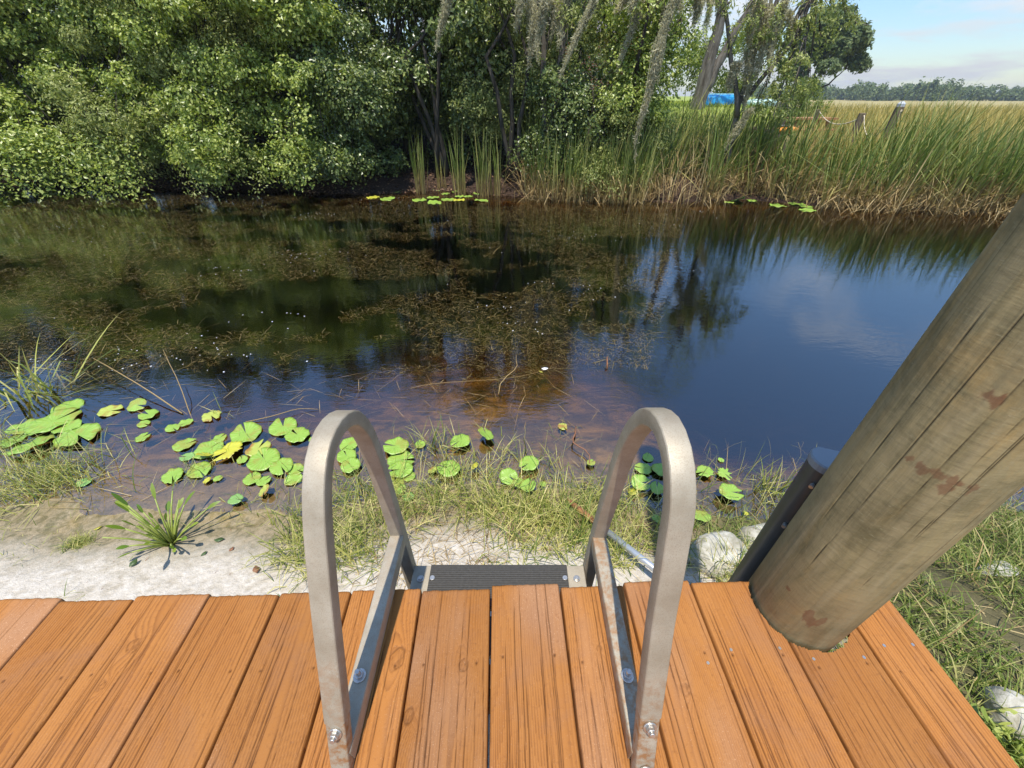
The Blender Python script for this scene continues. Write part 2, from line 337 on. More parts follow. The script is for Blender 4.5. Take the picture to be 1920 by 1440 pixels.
M = {
 'deck': mat_wood_deck(), 'pile': mat_pile(), 'metal': mat_metal(), 'ground': mat_ground(), 'water': mat_water(), 'rock': rock_mat(),
 'bolt': simple('bolt_steel', (0.55, 0.52, 0.47), 0.35, 0.85, 0.3, 150),
 'rubber': simple('black_ribbed_rubber', (0.05, 0.047, 0.042), 0.75, 0, 0.5, 160, 0.3),
 'fender': simple('dark_plastic', (0.06, 0.055, 0.048), 0.38, 0, 0.35, 14, 0.1), 'fender_cap': simple('grey_plastic_cap', (0.21, 0.225, 0.24), 0.5, 0, 0.15, 14, 0.05),
 'joist': simple('joist_timber', (0.22, 0.11, 0.05), 0.8, 0, 0.4, 30),
 'pipe': simple('galvanised_pipe', (0.50, 0.52, 0.54), 0.4, 0.6, 0.2, 30), 'rust': simple('rust', (0.26, 0.11, 0.045), 0.9, 0, 0.5, 60, 0.5),
 'bark': bark_mat('grey_bark', (0.075, 0.062, 0.048), (0.22, 0.195, 0.16)), 'bark_dark': bark_mat('dark_bark', (0.03, 0.025, 0.018), (0.10, 0.085, 0.065)),
 'moss': leaf_mat('grey_moss', ((0.36, 0.34, 0.26), (0.54, 0.51, 0.39), (0.74, 0.69, 0.54)), 0.4, 0.9, 0.1),
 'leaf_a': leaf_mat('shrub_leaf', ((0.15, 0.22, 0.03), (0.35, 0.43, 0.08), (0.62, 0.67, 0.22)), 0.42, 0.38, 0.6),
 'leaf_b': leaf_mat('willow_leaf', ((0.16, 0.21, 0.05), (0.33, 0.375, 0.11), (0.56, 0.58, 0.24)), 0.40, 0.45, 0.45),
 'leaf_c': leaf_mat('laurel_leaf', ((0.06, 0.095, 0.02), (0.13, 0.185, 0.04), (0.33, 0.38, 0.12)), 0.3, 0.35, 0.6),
 'leaf_y': leaf_mat('young_leaf', ((0.09, 0.14, 0.02), (0.17, 0.22, 0.035), (0.28, 0.32, 0.06)), 0.38, 0.45, 0.4),
 'leaf_far': leaf_mat('oak_leaf', ((0.08, 0.12, 0.045), (0.12, 0.165, 0.065), (0.19, 0.23, 0.10)), 0.2, 0.6, 0.2),
 'cattail': leaf_mat('cattail_blade', ((0.10, 0.16, 0.03), (0.19, 0.25, 0.055), (0.48, 0.46, 0.17)), 0.3, 0.45, 0.4, (0.50, 0.40, (0.36, 0.27, 0.10))),
 'straw': leaf_mat('dead_reed', ((0.20, 0.13, 0.06), (0.38, 0.27, 0.13), (0.58, 0.46, 0.26)), 0.2, 0.7, 0.2),
 'marsh': leaf_mat('marsh_grass', ((0.22, 0.21, 0.06), (0.42, 0.34, 0.11), (0.60, 0.47, 0.18)), 0.3, 0.7, 0.2),
 'grass': leaf_mat('shore_grass', ((0.10, 0.17, 0.035), (0.36, 0.38, 0.09), (0.70, 0.63, 0.29)), 0.3, 0.5, 0.3),
 'grass_r': leaf_mat('bank_grass', ((0.10, 0.16, 0.03), (0.20, 0.26, 0.055), (0.50, 0.46, 0.20)), 0.3, 0.5, 0.3),
 'lawn': leaf_mat('lawn_grass', ((0.17, 0.25, 0.03), (0.28, 0.34, 0.06), (0.42, 0.44, 0.12)), 0.35, 0.6, 0.2),
 'weed': leaf_mat('drowned_weed', ((0.07, 0.052, 0.018), (0.15, 0.115, 0.042), (0.26, 0.20, 0.085)), 0.15, 0.6, 0.25),
 'petal': simple('white_petal', (0.75, 0.74, 0.70), 0.6, 0, 0.1), 'stalk': simple('green_stalk', (0.26, 0.31, 0.06), 0.5, 0, 0.3, 40),
 'pickerel': leaf_mat('pickerel_leaf', ((0.10, 0.19, 0.02), (0.18, 0.27, 0.03), (0.27, 0.35, 0.05)), 0.3, 0.4, 0.5),
 'pad': pad_mat('pad_green', (0.16, 0.30, 0.032), (0.275, 0.42, 0.055), (0.16, 0.13, 0.03), 0.35),
 'pad_dark': pad_mat('pad_dark_green', (0.12, 0.26, 0.06), (0.20, 0.36, 0.10), (0.10, 0.12, 0.03)),
 'pad_yellow': pad_mat('pad_yellow', (0.42, 0.42, 0.03), (0.55, 0.50, 0.04), (0.30, 0.18, 0.02), 0.3),
 'pad_brown': pad_mat('pad_browned', (0.30, 0.36, 0.05), (0.42, 0.44, 0.08), (0.25, 0.12, 0.03), 0.9),
 'leaf_dead': simple('fallen_leaf', (0.22, 0.10, 0.05), 0.7, 0, 0.5, 30), 'leaf_green': simple('dropped_green_leaf', (0.06, 0.10, 0.03), 0.5, 0, 0.4, 30),
 'blue': simple('blue_hull', (0.03, 0.32, 0.62), 0.35, 0, 0.12, 5), 'mint': simple('mint_hull', (0.55, 0.75, 0.62), 0.4, 0, 0.1, 5), 'orange': simple('orange_hull', (0.80, 0.30, 0.03), 0.4, 0, 0.15, 5),
 'cap': simple('post_cap_grey', (0.45, 0.46, 0.48), 0.5, 0, 0.1), 'white': simple('white_paint', (0.78, 0.78, 0.76), 0.5, 0, 0.06), 'rope': simple('rope', (0.62, 0.53, 0.38), 0.9, 0, 0.2, 200), 'post': bark_mat('post_wood', (0.10, 0.075, 0.05), (0.24, 0.18, 0.12)),
 'timber': simple('brown_timber', (0.34, 0.16, 0.06), 0.7, 0, 0.3, 12), 'roof': simple('roof_shingle', (0.14, 0.12, 0.11), 0.9, 0, 0.3, 8), 'glass': simple('dark_window', (0.03, 0.035, 0.04), 0.1, 0, 0.1),
}
def mat_brick():
    m = Mat('red_brick'); v = m.obj()
    b = m.n('ShaderNodeTexBrick', {'Vector': m.mapping(v, (1, 1, 1), (math.pi / 2, 0, 0)), 'Color1': (0.36, 0.12, 0.065, 1), 'Color2': (0.46, 0.17, 0.09, 1), 'Mortar': (0.50, 0.44, 0.36, 1), 'Scale': 1.0, 'Mortar Size': 0.014, 'Brick Width': 0.32, 'Row Height': 0.11})
    return m.pbr(b.outputs[0], 0.85)
M['brick'] = mat_brick()

# ------------------------------------------------------------------ the setting: ground, water
def bank_y(x): return 8.30 - 0.13 * np.clip(x, -40, 40) + 0.35 * (fnoise(np.asarray(x) * 0.55 + 40, 3.3 + 0 * np.asarray(x)) - 0.47) + 0.42 * np.exp(-((np.asarray(x) - 4.5) / 0.9) ** 2) + 0.55 * np.exp(-((np.asarray(x) + 1.5) / 1.0) ** 2)
def shore_y(x): return 1.20 + 0.34 * (fnoise(np.asarray(x) * 1.3 + 11, 7.7 + 0 * np.asarray(x)) - 0.47) - 0.10 * sstep(0.4, 1.1, x)
def hgt(x, y):
    x = np.asarray(x, float); y = np.asarray(y, float)
    d = y - shore_y(x)                                    # >0: out in the canal
    near = np.where(d < 0, 0.16 * sstep(0, -0.85, d) + 0.03 * np.clip(-d, 0, 1) + 0.16 * sstep(0.7, 1.2, x) * sstep(0, -0.5, d),
                    -0.10 * np.clip(d, 0, 0.8) - 0.24 * sstep(0.6, 2.6, d) - 0.25 * sstep(2, 3.6, d) - 0.28 * sstep(0.15, 0.9, d) * sstep(0.7, 1.5, x) - 0.10 * sstep(0.3, 1.2, d) * sstep(-0.6, -1.6, x))
    e = y - bank_y(x)
    bear = x / np.maximum(y, 1)
    land = 1 - sstep(0.50, 0.70, bear)
    up = 0.25 * sstep(0, 0.7, e) + 1.10 * sstep(0.8, 5.5, e) * land
    up = up * (0.28 + 0.72 * land)
    far = np.where(e < 0, np.maximum(-0.55, 0.28 * e), up)
    z = np.where(y < 4.4, near, np.maximum(far, -0.62))
    z = np.where((y >= 3.4) & (y < 4.9), np.minimum(z, -0.45), z)
    r = np.hypot(x, y)
    return z + 0.018 * (fnoise(x * 4, y * 4, 3) - 0.44) * (r < 60)
def axis(a, b, step, grow, lim):
    p = list(np.arange(a, b, step)); s = step
    while p[-1] < lim: s *= grow; p.append(p[-1] + s)
    s = step; q = [a]
    return p
xs = list(np.arange(-4, 4, 0.045)); s = 0.045
while xs[-1] < 900: s *= 1.09; xs.append(xs[-1] + s)
xs = [-q for q in xs if q > 4.0][::-1] + xs
ys = list(np.arange(-0.5, 3.0, 0.04)) + list(np.arange(3.0, 16, 0.12)); s = 0.12
while ys[-1] < 1200: s *= 1.10; ys.append(ys[-1] + s)
ys = [-900, -200, -40, -8, -2] + ys
X, Y = np.meshgrid(np.array(xs), np.array(ys)); Z = hgt(X, Y)
nx, ny = len(xs), len(ys); ii = (np.arange(ny - 1)[:, None] * nx + np.arange(nx - 1)[None, :]).ravel()
tag(np_mesh('ground', np.stack([X, Y, Z], -1).reshape(-1, 3), np.stack([ii, ii + 1, ii + nx + 1, ii + nx], -1), M['ground'], smooth=True),
    'white sand shore, brown canal bed and grassy far bank', 'ground', kind='structure')
wb = MB(); wb.box((0, 6.8, -0.75), (90, 13.4, 1.5)); tag(wb.build('water', M['water']), 'dark tannin brown canal water reflecting trees and sky', 'water', kind='structure')

# ------------------------------------------------------------------ deck
DZ = 0.77
YAW = math.radians(1.6)
deck = tag(empty('wooden_deck', (0, 0.412, DZ), YAW), 'orange brown stained timber deck of lengthwise boards at the bottom', 'deck')
KNOTS = [(-0.213, -0.125, 0.010), (-0.178, -0.205, 0.008), (-0.090, -0.135, 0.007), (0.300, -0.19, 0.005), (0.160, -0.115, 0.004), (-0.72, -0.155, 0.004)]
def board_mesh(u0, u1, back, edge, seed, hole=None):
    r = np.random.default_rng(seed); w = u1 - u0
    nu = max(12, int(w / 0.00115)); u = np.linspace(0, w, nu)
    v = np.concatenate([np.linspace(0, -0.36, 150), np.linspace(-0.37, back, 26)])
    U, Vv = np.meshgrid(u, v, indexing='ij'); s1 = seed * 3.71
    uc = w * r.uniform(0.15, 0.85) + 0.03 * (vnoise(Vv * 2.0 + s1, 0 * Vv + s1) - 0.5) + 0.005 * (vnoise(Vv * 9 + s1, 0 * Vv + 3.3) - 0.5)
    dd = r.uniform(0.006, 0.035); fq = r.uniform(190, 300)
    rr = np.sqrt((U - uc) ** 2 + dd ** 2) + 0.004 * (fnoise(U * 30 + s1, Vv * 3 + s1, 2) - 0.4)
    knot = np.zeros_like(U); kl = []
    KN = [(r.uniform(0.02, w - 0.02), -r.uniform(0.03, 0.34), r.uniform(0.005, 0.009)) for _ in range(r.integers(0, 2))] * (seed % 3 == 0) + [(a_ - u0, b_, c_) for a_, b_, c_ in KNOTS if u0 < a_ < u1]
    for ku, kv, ks in KN:
        q = np.sqrt(((U - ku) / ks) ** 2 + ((Vv - kv) / (ks * 1.25)) ** 2) * (0.75 + 0.5 * vnoise(U * 120 + s1, Vv * 90)); kl.append(q)
        rr = rr + 0.012 * np.exp(-(((U - ku) / (ks * 2.2)) ** 2 + ((Vv - kv) / (ks * 4)) ** 2)) * np.sign(r.uniform(-1, 1))
        ring = 0.5 + 0.5 * np.sin(q * 9 + 3 * vnoise(U * 150, Vv * 150)); knot = np.maximum(knot, (q < 1.15) * (0.1 + 0.4 * ring))
        knot = np.maximum(knot, np.exp(-((q - 1.15) / 0.13) ** 2) * 0.7)
    ph = rr * fq + 1.2 * vnoise(U * 12 + s1, Vv * 3)
    saw = ph - np.floor(ph); grain = np.clip(saw ** 2.6 * 1.2 - 0.03, 0, 1) * (0.5 + 0.75 * vnoise(U * 14, Vv * 5 + s1))
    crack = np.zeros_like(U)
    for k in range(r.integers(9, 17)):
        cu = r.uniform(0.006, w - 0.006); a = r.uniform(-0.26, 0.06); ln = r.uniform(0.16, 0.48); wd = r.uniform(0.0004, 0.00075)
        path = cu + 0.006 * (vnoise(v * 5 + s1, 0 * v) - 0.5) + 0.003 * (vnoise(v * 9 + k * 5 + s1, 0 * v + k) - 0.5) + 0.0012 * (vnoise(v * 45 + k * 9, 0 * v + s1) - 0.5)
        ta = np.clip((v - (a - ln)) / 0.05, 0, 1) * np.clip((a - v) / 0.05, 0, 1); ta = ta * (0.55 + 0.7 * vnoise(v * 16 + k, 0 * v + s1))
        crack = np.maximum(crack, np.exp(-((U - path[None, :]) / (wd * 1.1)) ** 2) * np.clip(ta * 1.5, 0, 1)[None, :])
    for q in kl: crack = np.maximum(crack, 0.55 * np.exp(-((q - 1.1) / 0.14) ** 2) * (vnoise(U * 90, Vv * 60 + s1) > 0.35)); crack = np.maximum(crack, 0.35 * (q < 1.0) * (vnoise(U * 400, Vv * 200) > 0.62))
    for nu_ in (0.024, w - 0.024):
        for nv in (-0.135,):
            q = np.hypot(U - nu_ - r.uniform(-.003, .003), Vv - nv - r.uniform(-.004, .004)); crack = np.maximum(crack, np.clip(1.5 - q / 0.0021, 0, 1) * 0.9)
    wear = np.clip((fnoise(U * 9 + s1, Vv * 3.5 + s1, 4) - 0.50) * 4.5, 0, 1)
    cup = -0.0010 * ((U / w - 0.5) * 2) ** 2
    er = 0.0038; du = np.minimum(U, w - U); ed = np.where(du < er, -(er - np.sqrt(np.maximum(er * er - (er - du) ** 2, 0))), 0)
    fr = np.where(-Vv < 0.004, -(0.004 + Vv) * 0.5, 0)
    z = cup + ed + fr - 0.0022 * crack - 0.0006 * grain + 0.0012 * (fnoise(U * 12, Vv * 6 + s1, 2) - 0.4)
    tone = np.full_like(U, r.uniform(0.84, 1.10))
    yj = edge + 0.0016 * (vnoise(U * 120 + s1, 0 * U) - 0.5) * np.exp(Vv / 0.01)
    P = np.stack([U + u0, Vv + yj, z], -1); nU, nV = U.shape
    V3 = [P.reshape(-1, 3)]; at = {k: [a.ravel()] for k, a in dict(grain=np.clip(np.maximum(grain, knot), 0, 1), crack=crack, wear=wear, tone=tone, fibre=saw).items()}
    I = np.arange(nU * nV).reshape(nU, nV)
    quad = np.stack([I[:-1, 1:], I[1:, 1:], I[1:, :-1], I[:-1, :-1]], -1).reshape(-1, 4)
    if hole is not None:
        c = P.reshape(-1, 3)[quad].mean(1); hx, hy, hr = hole
        rad = np.hypot(c[:, 0] - hx, c[:, 1] - hy); ang = np.arctan2(c[:, 1] - hy, c[:, 0] - hx)
        quad = quad[rad > hr + 0.005 + 0.004 * vnoise(ang * 14, 0 * ang + 2)]
    F = [quad]; n0 = nU * nV; per = np.concatenate([I[:, 0], I[-1, 1:], I[-2::-1, -1], I[0, -2:0:-1]])
    low = P.reshape(-1, 3)[per].copy(); low[:, 2] = -0.038; V3.append(low); m = len(per)
    for k in at: at[k].append(at[k][0][per] * (1 if k == 'tone' else 0.35) if k != 'crack' else at[k][0][per])
    a = np.arange(m); b = (a + 1) % m
    side = np.stack([per[a], per[b], n0 + b, n0 + a], -1)
    if hole is not None:
        c = np.concatenate(V3)[side].mean(1); side = side[np.hypot(c[:, 0] - hx, c[:, 1] - hy) > hr + 0.006]
    F.append(side)
    return np.concatenate(V3), F, {k: np.concatenate(x) for k, x in at.items()}
edges = [-1.52, -1.372, -1.223, -1.073, -0.926, -0.777, -0.626, -0.482, -0.335, -0.189, -0.0445, 0.1005, 0.236, 0.378, 0.522, 0.668, 0.775]
PILE = Vector((0.581, 0.381, 0)); PR = 0.082
cy_, sy_ = math.cos(-YAW), math.sin(-YAW); lx, ly = PILE.x, PILE.y - 0.412; PLOC = (lx * cy_ - ly * sy_, lx * sy_ + ly * cy_)
VV, FF, AA, off = [], {4: []}, {}, 0
for i in range(len(edges) - 1):
    a, b = edges[i] + 0.0020, edges[i + 1] - 0.0020
    eg = 0.004 * math.sin(i * 2.7) + (-0.022 if i >= 14 else 0.0) + (-0.014 if i == 15 else 0)
    v_, f_, at_ = board_mesh(a, b, -1.7, eg, 100 + i, (PLOC[0], PLOC[1], PR) if i in (13, 14, 15) else None)
    VV.append(v_); FF[4] += [x + off for x in f_]; off += len(v_)
    for k, q in at_.items(): AA.setdefault(k, []).append(q)
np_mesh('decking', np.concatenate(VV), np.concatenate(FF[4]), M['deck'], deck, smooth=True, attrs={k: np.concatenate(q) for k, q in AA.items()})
for yj in (-0.145, -0.56, -0.97, -1.4):
    j = MB(); j.box((-0.36, yj, -0.115), (2.25, 0.038, 0.15)); j.build('joist', M['joist'], deck)
for i in range(len(edges) - 1):
    for q in (0.026, -0.026):
        if i < 12: continue
        x = (edges[i] if q > 0 else edges[i + 1]) + q; yq = -0.138 + 0.01 * math.sin(i * 3); sc = MB(); sc.tube([(x, yq, -0.004), (x, yq, 0.0006)], 0.0027, 10)
        sc.build('deck_screw', M['bolt'], deck)
for px, py in ((-0.9, -1.48), (0.5, -1.48), (-0.9, -0.3), (0.3, -0.35)):
    np_ = MB(); np_.box((px, py, -0.62), (0.09, 0.09, 0.86)); np_.build('support_post', M['joist'], deck)

# ------------------------------------------------------------------ wooden pile
def pile():
    nt, nz = 420, 420; th = np.linspace(0, 2 * np.pi, nt, endpoint=False); z = np.linspace(-0.7, 3.9, nz)
    z = np.concatenate([np.linspace(-0.7, 0.6, 20), np.linspace(0.62, 1.75, 520), np.linspace(1.77, 3.9, 60)])
    T, Zz = np.meshgrid(th, z); r = np.random.default_rng(5)
    R = PR * (1.0 - 0.004 * (Zz - 0.8)) + 0.005 * (vnoise(np.cos(T) * 1.5 + 5, Zz * 1.1 + np.sin(T) * 1.5) - 0.5) + 0.0012 * (vnoise(T * 14, Zz * 2.2) - 0.5)
    ck = np.zeros_like(T)
    for k in range(20):
        t0 = r.uniform(0, 2 * np.pi) if k > 9 else math.radians(r.uniform(175, 300)); a = r.uniform(0.75, 1.5); ln = r.uniform(0.15, 0.8); wd = r.uniform(0.004, 0.007)
        path = t0 + 0.05 * (vnoise(Zz[:, 0] * 1.6 + k * 3, 0 * z + k) - 0.5) + 0.012 * (vnoise(Zz[:, 0] * 22 + k, 0 * z) - 0.5)
        d = np.abs((T - path[:, None] + np.pi) % (2 * np.pi) - np.pi)
        e = np.clip((z - a) / 0.06, 0, 1) * np.clip((a + ln - z) / 0.06, 0, 1) * (0.4 + 0.6 * vnoise(z * 18 + k, 0 * z + 4))
        ck = np.maximum(ck, np.exp(-(d / wd) ** 2) * np.clip(e * 1.4, 0, 1)[:, None])
    st = np.zeros_like(T); nz_ = fnoise(T * 9, Zz * 30, 4) - 0.47
    for t0, z0, st_, sz_ in STAINS:
        d = np.hypot(((T - t0 + np.pi) % (2 * np.pi) - np.pi) * PR / st_, (Zz - z0) / sz_) + nz_ * 4.0
        st = np.maximum(st, np.clip((1.0 - d) * 4, 0, 0.85))
    pale = np.clip((fnoise(T * 5 + 3, Zz * 5, 4) - 0.5) * 4, 0, 1) * 0.5
    R = R - 0.0014 * ck
    V = np.stack([PILE.x + R * np.cos(T), PILE.y + R * np.sin(T), Zz], -1).reshape(-1, 3)
    n = len(z); i = np.arange(n - 1)[:, None] * nt; k = np.arange(nt)[None, :]; k2 = (k + 1) % nt
    F = np.stack([i + k, i + k2, i + nt + k2, i + nt + k], -1).reshape(-1, 4)
    V = np.concatenate([V, [[PILE.x, PILE.y, 3.9]]]); c = len(V) - 1; top = np.stack([(n - 1) * nt + np.arange(nt), (n - 1) * nt + (np.arange(nt) + 1) % nt, np.full(nt, c)], -1)
    o = np_mesh('wooden_pile', V, [F, top], M['pile'], smooth=True, attrs=dict(check=np.append(ck.ravel(), 0), stain=np.append(st.ravel(), 0), pale=np.append(pale.ravel(), 0)))
    return o
def on_pile(px, py):
    d = Vector(ray(px, py)); o = Vector((0, 0, CAM_H)); a = d.x ** 2 + d.y ** 2; oc = Vector((-PILE.x, -PILE.y)); b = oc.x * d.x + oc.y * d.y; c = oc.length_squared - PR * PR
    t = (-b - math.sqrt(max(b * b - a * c, 0))) / a; p = o + d * t; return math.atan2(p.y - PILE.y, p.x - PILE.x), p.z
STAINS = [on_pile(q, w) + (s_, t_) for q, w, s_, t_ in ((1725, 872, .012, .006), (1760, 890, .018, .008), (1790, 905, .014, .006), (1780, 915, .012, .008), (1862, 748, .008, .008), (1480, 1105, .010, .006), (1520, 1160, .013, .014), (1545, 1165, .010, .010))]
tag(pile(), 'thick round weathered timber pile standing through the deck edge', 'pile')

# dark fender strip fixed beside the pile
fb = empty('dock_fender', (0.612, 0.520, 0.0)); tag(fb, 'dark half round plastic strip with grey cap beside the pile', 'fender')
def dprofile(r, n=14): return [(r * math.cos(t) * 0.9, r * math.sin(t) * 0.9) for t in np.linspace(math.pi * 0.55, math.pi * 1.62, n)] + [(r * 0.9, -r * 0.55), (r * 0.9, r * 0.5)]
pf = dprofile(0.036); n = len(pf); b = MB()
zt = 1.035
b.add([(x, y, z) for z in (-0.3, zt) for x, y in pf], [(k, (k + 1) % n, n + (k + 1) % n, n + k) for k in range(n)] + [tuple(range(n - 1, -1, -1))])
b.build('fender_body', M['fender'], fb, bevel=0.0015)
b = MB(); b.add([(x * s_, y * s_, z) for z, s_ in ((zt - 0.012, 1.04), (zt + 0.003, 1.06), (zt + 0.006, 0.98)) for x, y in pf],
    [(j * n + k, j * n + (k + 1) % n, j * n + n + (k + 1) % n, j * n + n + k) for j in range(2) for k in range(n)] + [tuple(2 * n + k for k in range(n)), tuple(range(n - 1, -1, -1))])
b.build('end_cap', M['fender_cap'], fb)
for z in (0.86, 0.99): b = MB(); b.tube([(-0.026, -0.020, z), (-0.034, -0.027, z)], 0.004, 8); b.build('fixing_screw', M['bolt'], fb)

# ------------------------------------------------------------------ ladder
lad = tag(empty('dock_ladder', (-0.03, 0.5, 0.0)), 'galvanised metal dock ladder with two looped handrails at the deck edge', 'ladder')
LO = Vector((-0.03, 0.5, 0))
def smooth_path(pts, n):
    P = np.array(pts, float); d = np.concatenate([[0], np.cumsum(np.linalg.norm(np.diff(P, axis=0), axis=1))])
    tg = np.gradient(P, d, axis=0); t = np.linspace(0, d[-1], n); out = []
    for q in t:
        i = min(np.searchsorted(d, q, 'right') - 1, len(P) - 2); h = d[i + 1] - d[i]; u = (q - d[i]) / h
        out.append((2 * u ** 3 - 3 * u ** 2 + 1) * P[i] + (u ** 3 - 2 * u ** 2 + u) * h * tg[i] + (-2 * u ** 3 + 3 * u ** 2) * P[i + 1] + (u ** 3 - u ** 2) * h * tg[i + 1])
    return np.array(out)
def sq_tube(name, path, w, h, side, parent, rustf, cr=0.006):
    """rounded rectangular tube swept along path (N,3); width w along side, h across"""
    path = np.asarray(path, float) - np.array(LO); N = len(path); tg = np.gradient(path, axis=0); tg /= np.linalg.norm(tg, axis=1)[:, None]
    S = np.broadcast_to(np.array(side, float), path.shape); S = S - tg * (S * tg).sum(1)[:, None]; S = S / np.linalg.norm(S, axis=1)[:, None]; Nn = np.cross(S, tg)
    prof = []
    for cx, cy, a0 in ((1, 1, 0), (-1, 1, 90), (-1, -1, 180), (1, -1, 270)):
        for a in (0, 30, 60, 90): t = math.radians(a0 + a); prof.append((cx * (w / 2 - cr) + cr * math.cos(t), cy * (h / 2 - cr) + cr * math.sin(t)))
    m = len(prof); V = np.stack([path + S * a + Nn * b_ for a, b_ in prof], 1).reshape(-1, 3)
    i = np.arange(N - 1)[:, None] * m; k = np.arange(m)[None, :]; k2 = (k + 1) % m
    F = np.stack([i + k, i + k2, i + m + k2, i + m + k], -1).reshape(-1, 4)
    caps = np.array([np.arange(m)[::-1], (N - 1) * m + np.arange(m)])
    ru = np.repeat(np.array([rustf(p + np.array(LO)) for p in path]), m)
    o = np_mesh(name, V, [F, caps], M['metal'], parent, smooth=True, attrs=dict(rust=ru)); o.data.set_sharp_from_angle(angle=math.radians(22)); return o
PROF_L = [(.177, .860), (.205, .921), (.232, .981), (.283, 1.087), (.318, 1.152), (.342, 1.186), (.380, 1.213), (.424, 1.214), (.468, 1.190), (.496, 1.140), (.510, 1.056), (.515, .95), (.518, .80), (.521, .578), (.522, .30), (.523, -.05)]
PROF_R = [(.1765, .891), (.205, .968), (.233, 1.045), (.268, 1.160), (.292, 1.225), (.322, 1.255), (.368, 1.264), (.408, 1.245), (.444, 1.198), (.472, 1.124), (.493, .982), (.508, .86), (.519, .72), (.524, .574), (.525, .30), (.526, -.05)]
for X0, PF, sgn in ((-0.2585, PROF_L, -1), (0.1955, PROF_R, 1)):
    pth = smooth_path([(X0, y, z) for y, z in PF], 90)
    hr = sq_tube('handrail', pth, 0.0305, 0.0245, (1, 0, 0), lad, lambda p: 0.35 if p[2] < 0.95 and p[1] < 0.3 else 0.05, cr=0.0032)
    sq_tube('foot_bar', [(X0, 0.146, 0.7885), (X0, 0.3, 0.7885), (X0, 0.506, 0.7895)], 0.0315, 0.036, (1, 0, 0), lad, lambda p: 0.7 if sgn > 0 else 0.15, cr=0.0032)
    e_ = (sgn > 0) * .031; sleeve = sq_tube('bracket', [(X0, .112, .716 + e_ * .6), (X0, .150, .800 + e_ * .8), (X0, .195, .899 + e_ * 1.1)], 0.0285, 0.021, (1, 0, 0), hr, lambda p: 0.85, cr=0.0025)
    for (q0, dq, r_, par) in (((X0 - LO.x, 0.1695 - .5, 0.843 + e_), (0, -0.9, 0.42), 0.0066, hr), ((X0 - LO.x, 0.137 - .5, 0.772 + e_ * .8), (0, -0.9, 0.42), 0.0066, hr), ((X0 - LO.x, 0.243 - .5, 0.8065), (0, 0, 1), 0.0072, lad)):
        q0 = Vector(q0); dq = Vector(dq).normalized(); q0 = q0 + (dq * 0.0105 if par is hr else dq * 0.0005); b = MB(); b.tube([q0, q0 + dq * 0.0025], r_ * 1.5, 14); b.tube([q0 + dq * 0.0025, q0 + dq * 0.009], r_, 6); b.tube([q0 + dq * 0.009, q0 + dq * (0.0125 if par is hr else 0.021)], r_ * 0.58, 10)
        b.build('bolt', M['bolt'], par, bevel=0.0006)
for zt_ in (0.642, 0.36, 0.10):
    b = MB(); b.box((-0.0025, -0.028, zt_), (0.424, 0.100, 0.022)); tr = b.build('tread', M['metal'], lad, bevel=0.002); tr.data.attributes.new('rust', 'FLOAT', 'POINT')
    b = MB(); b.box((-0.0025, -0.028, zt_ + 0.0125), (0.338, 0.099, 0.003))
    for k in range(19): b.box((-0.0025, -0.028 - 0.0475 + k * 0.0053, zt_ + 0.0148), (0.337, 0.0025, 0.0016))
    b.build('tread_pad', M['rubber'], tr)
    for sx in (-1, 1):
        b = MB(); b.tube([(-0.0025 + sx * 0.161, -0.012, zt_ + 0.0135), (-0.0025 + sx * 0.161, -0.012, zt_ + 0.0175)], 0.0062, 14); b.build('pad_screw', M['bolt'], tr, bevel=0.0006)
        b = MB(); b.tube([(-0.0025 + sx * 0.19, -0.012, zt_ + 0.0108), (-0.0025 + sx * 0.19, -0.012, zt_ + 0.0135)], 0.0085, 14); b.tube([(-0.0025 + sx * 0.19, -0.012, zt_ + 0.0135), (-0.0025 + sx * 0.19, -0.012, zt_ + 0.018)], 0.0055, 6)
        b.build('tread_bolt', M['bolt'], tr, bevel=0.0006)

# ------------------------------------------------------------------ rocks, pipe, twigs on the near shore
def rock(name, c, r, seed, label, rz=0.0):
    n = 28; V = []; th = np.linspace(0, 2 * np.pi, 2 * n, endpoint=False); ph = np.linspace(0.02, np.pi - 0.02, n); P, T = np.meshgrid(ph, th, indexing='ij')
    x, y, z = np.sin(P) * np.cos(T), np.sin(P) * np.sin(T), np.cos(P)
    k = 1 + 0.36 * (fnoise(x * 1.6 + seed, y * 1.6 + z * 1.3 + seed, 4) - 0.47); q = 0.8
    x, y, z = [np.sign(w) * np.abs(w) ** q for w in (x, y, z)]
    Vx = np.stack([x * k * r[0], y * k * r[1], z * k * r[2]], -1).reshape(-1, 3); m = 2 * n
    i = np.arange(n - 1)[:, None] * m; kk = np.arange(m)[None, :]; k2 = (kk + 1) % m
    F = np.stack([i + kk, i + m + kk, i + m + k2, i + k2], -1).reshape(-1, 4)
    o = np_mesh(name, Vx, [F, np.array([np.arange(m), (n - 1) * m + np.arange(m)[::-1]])], M['rock'], smooth=True); o.location = c; o.rotation_euler = (0.1, 0.15, rz)
    return tag(o, label, 'rock')
g = G(1350, 1035, 0.09); rock('rock', (g.x, g.y, 0.06), (0.125, 0.095, 0.075), 1.5, 'large rounded pale boulder at the waterline right of the ladder', 0.4)
g = G(1425, 1015, 0.03); rock('rock', (g.x + .02, g.y, 0.02), (0.11, 0.08, 0.06), 8.2, 'smaller half hidden boulder between the pale boulder and the pile', 0.2)
g = G(1900, 1338, 0.36); rock('rock', (g.x, g.y, hgt(g.x, g.y) + .015), (0.062, 0.048, 0.042), 4.4, 'rough white stone in the grass beside the deck corner', 0.9)
g = G(1880, 1085, 0.2); rock('rock', (g.x, g.y, hgt(g.x, g.y) - .035), (0.12, 0.06, 0.04), 6.1, 'flat grey stone half buried in grass right of the pile', 0.3)
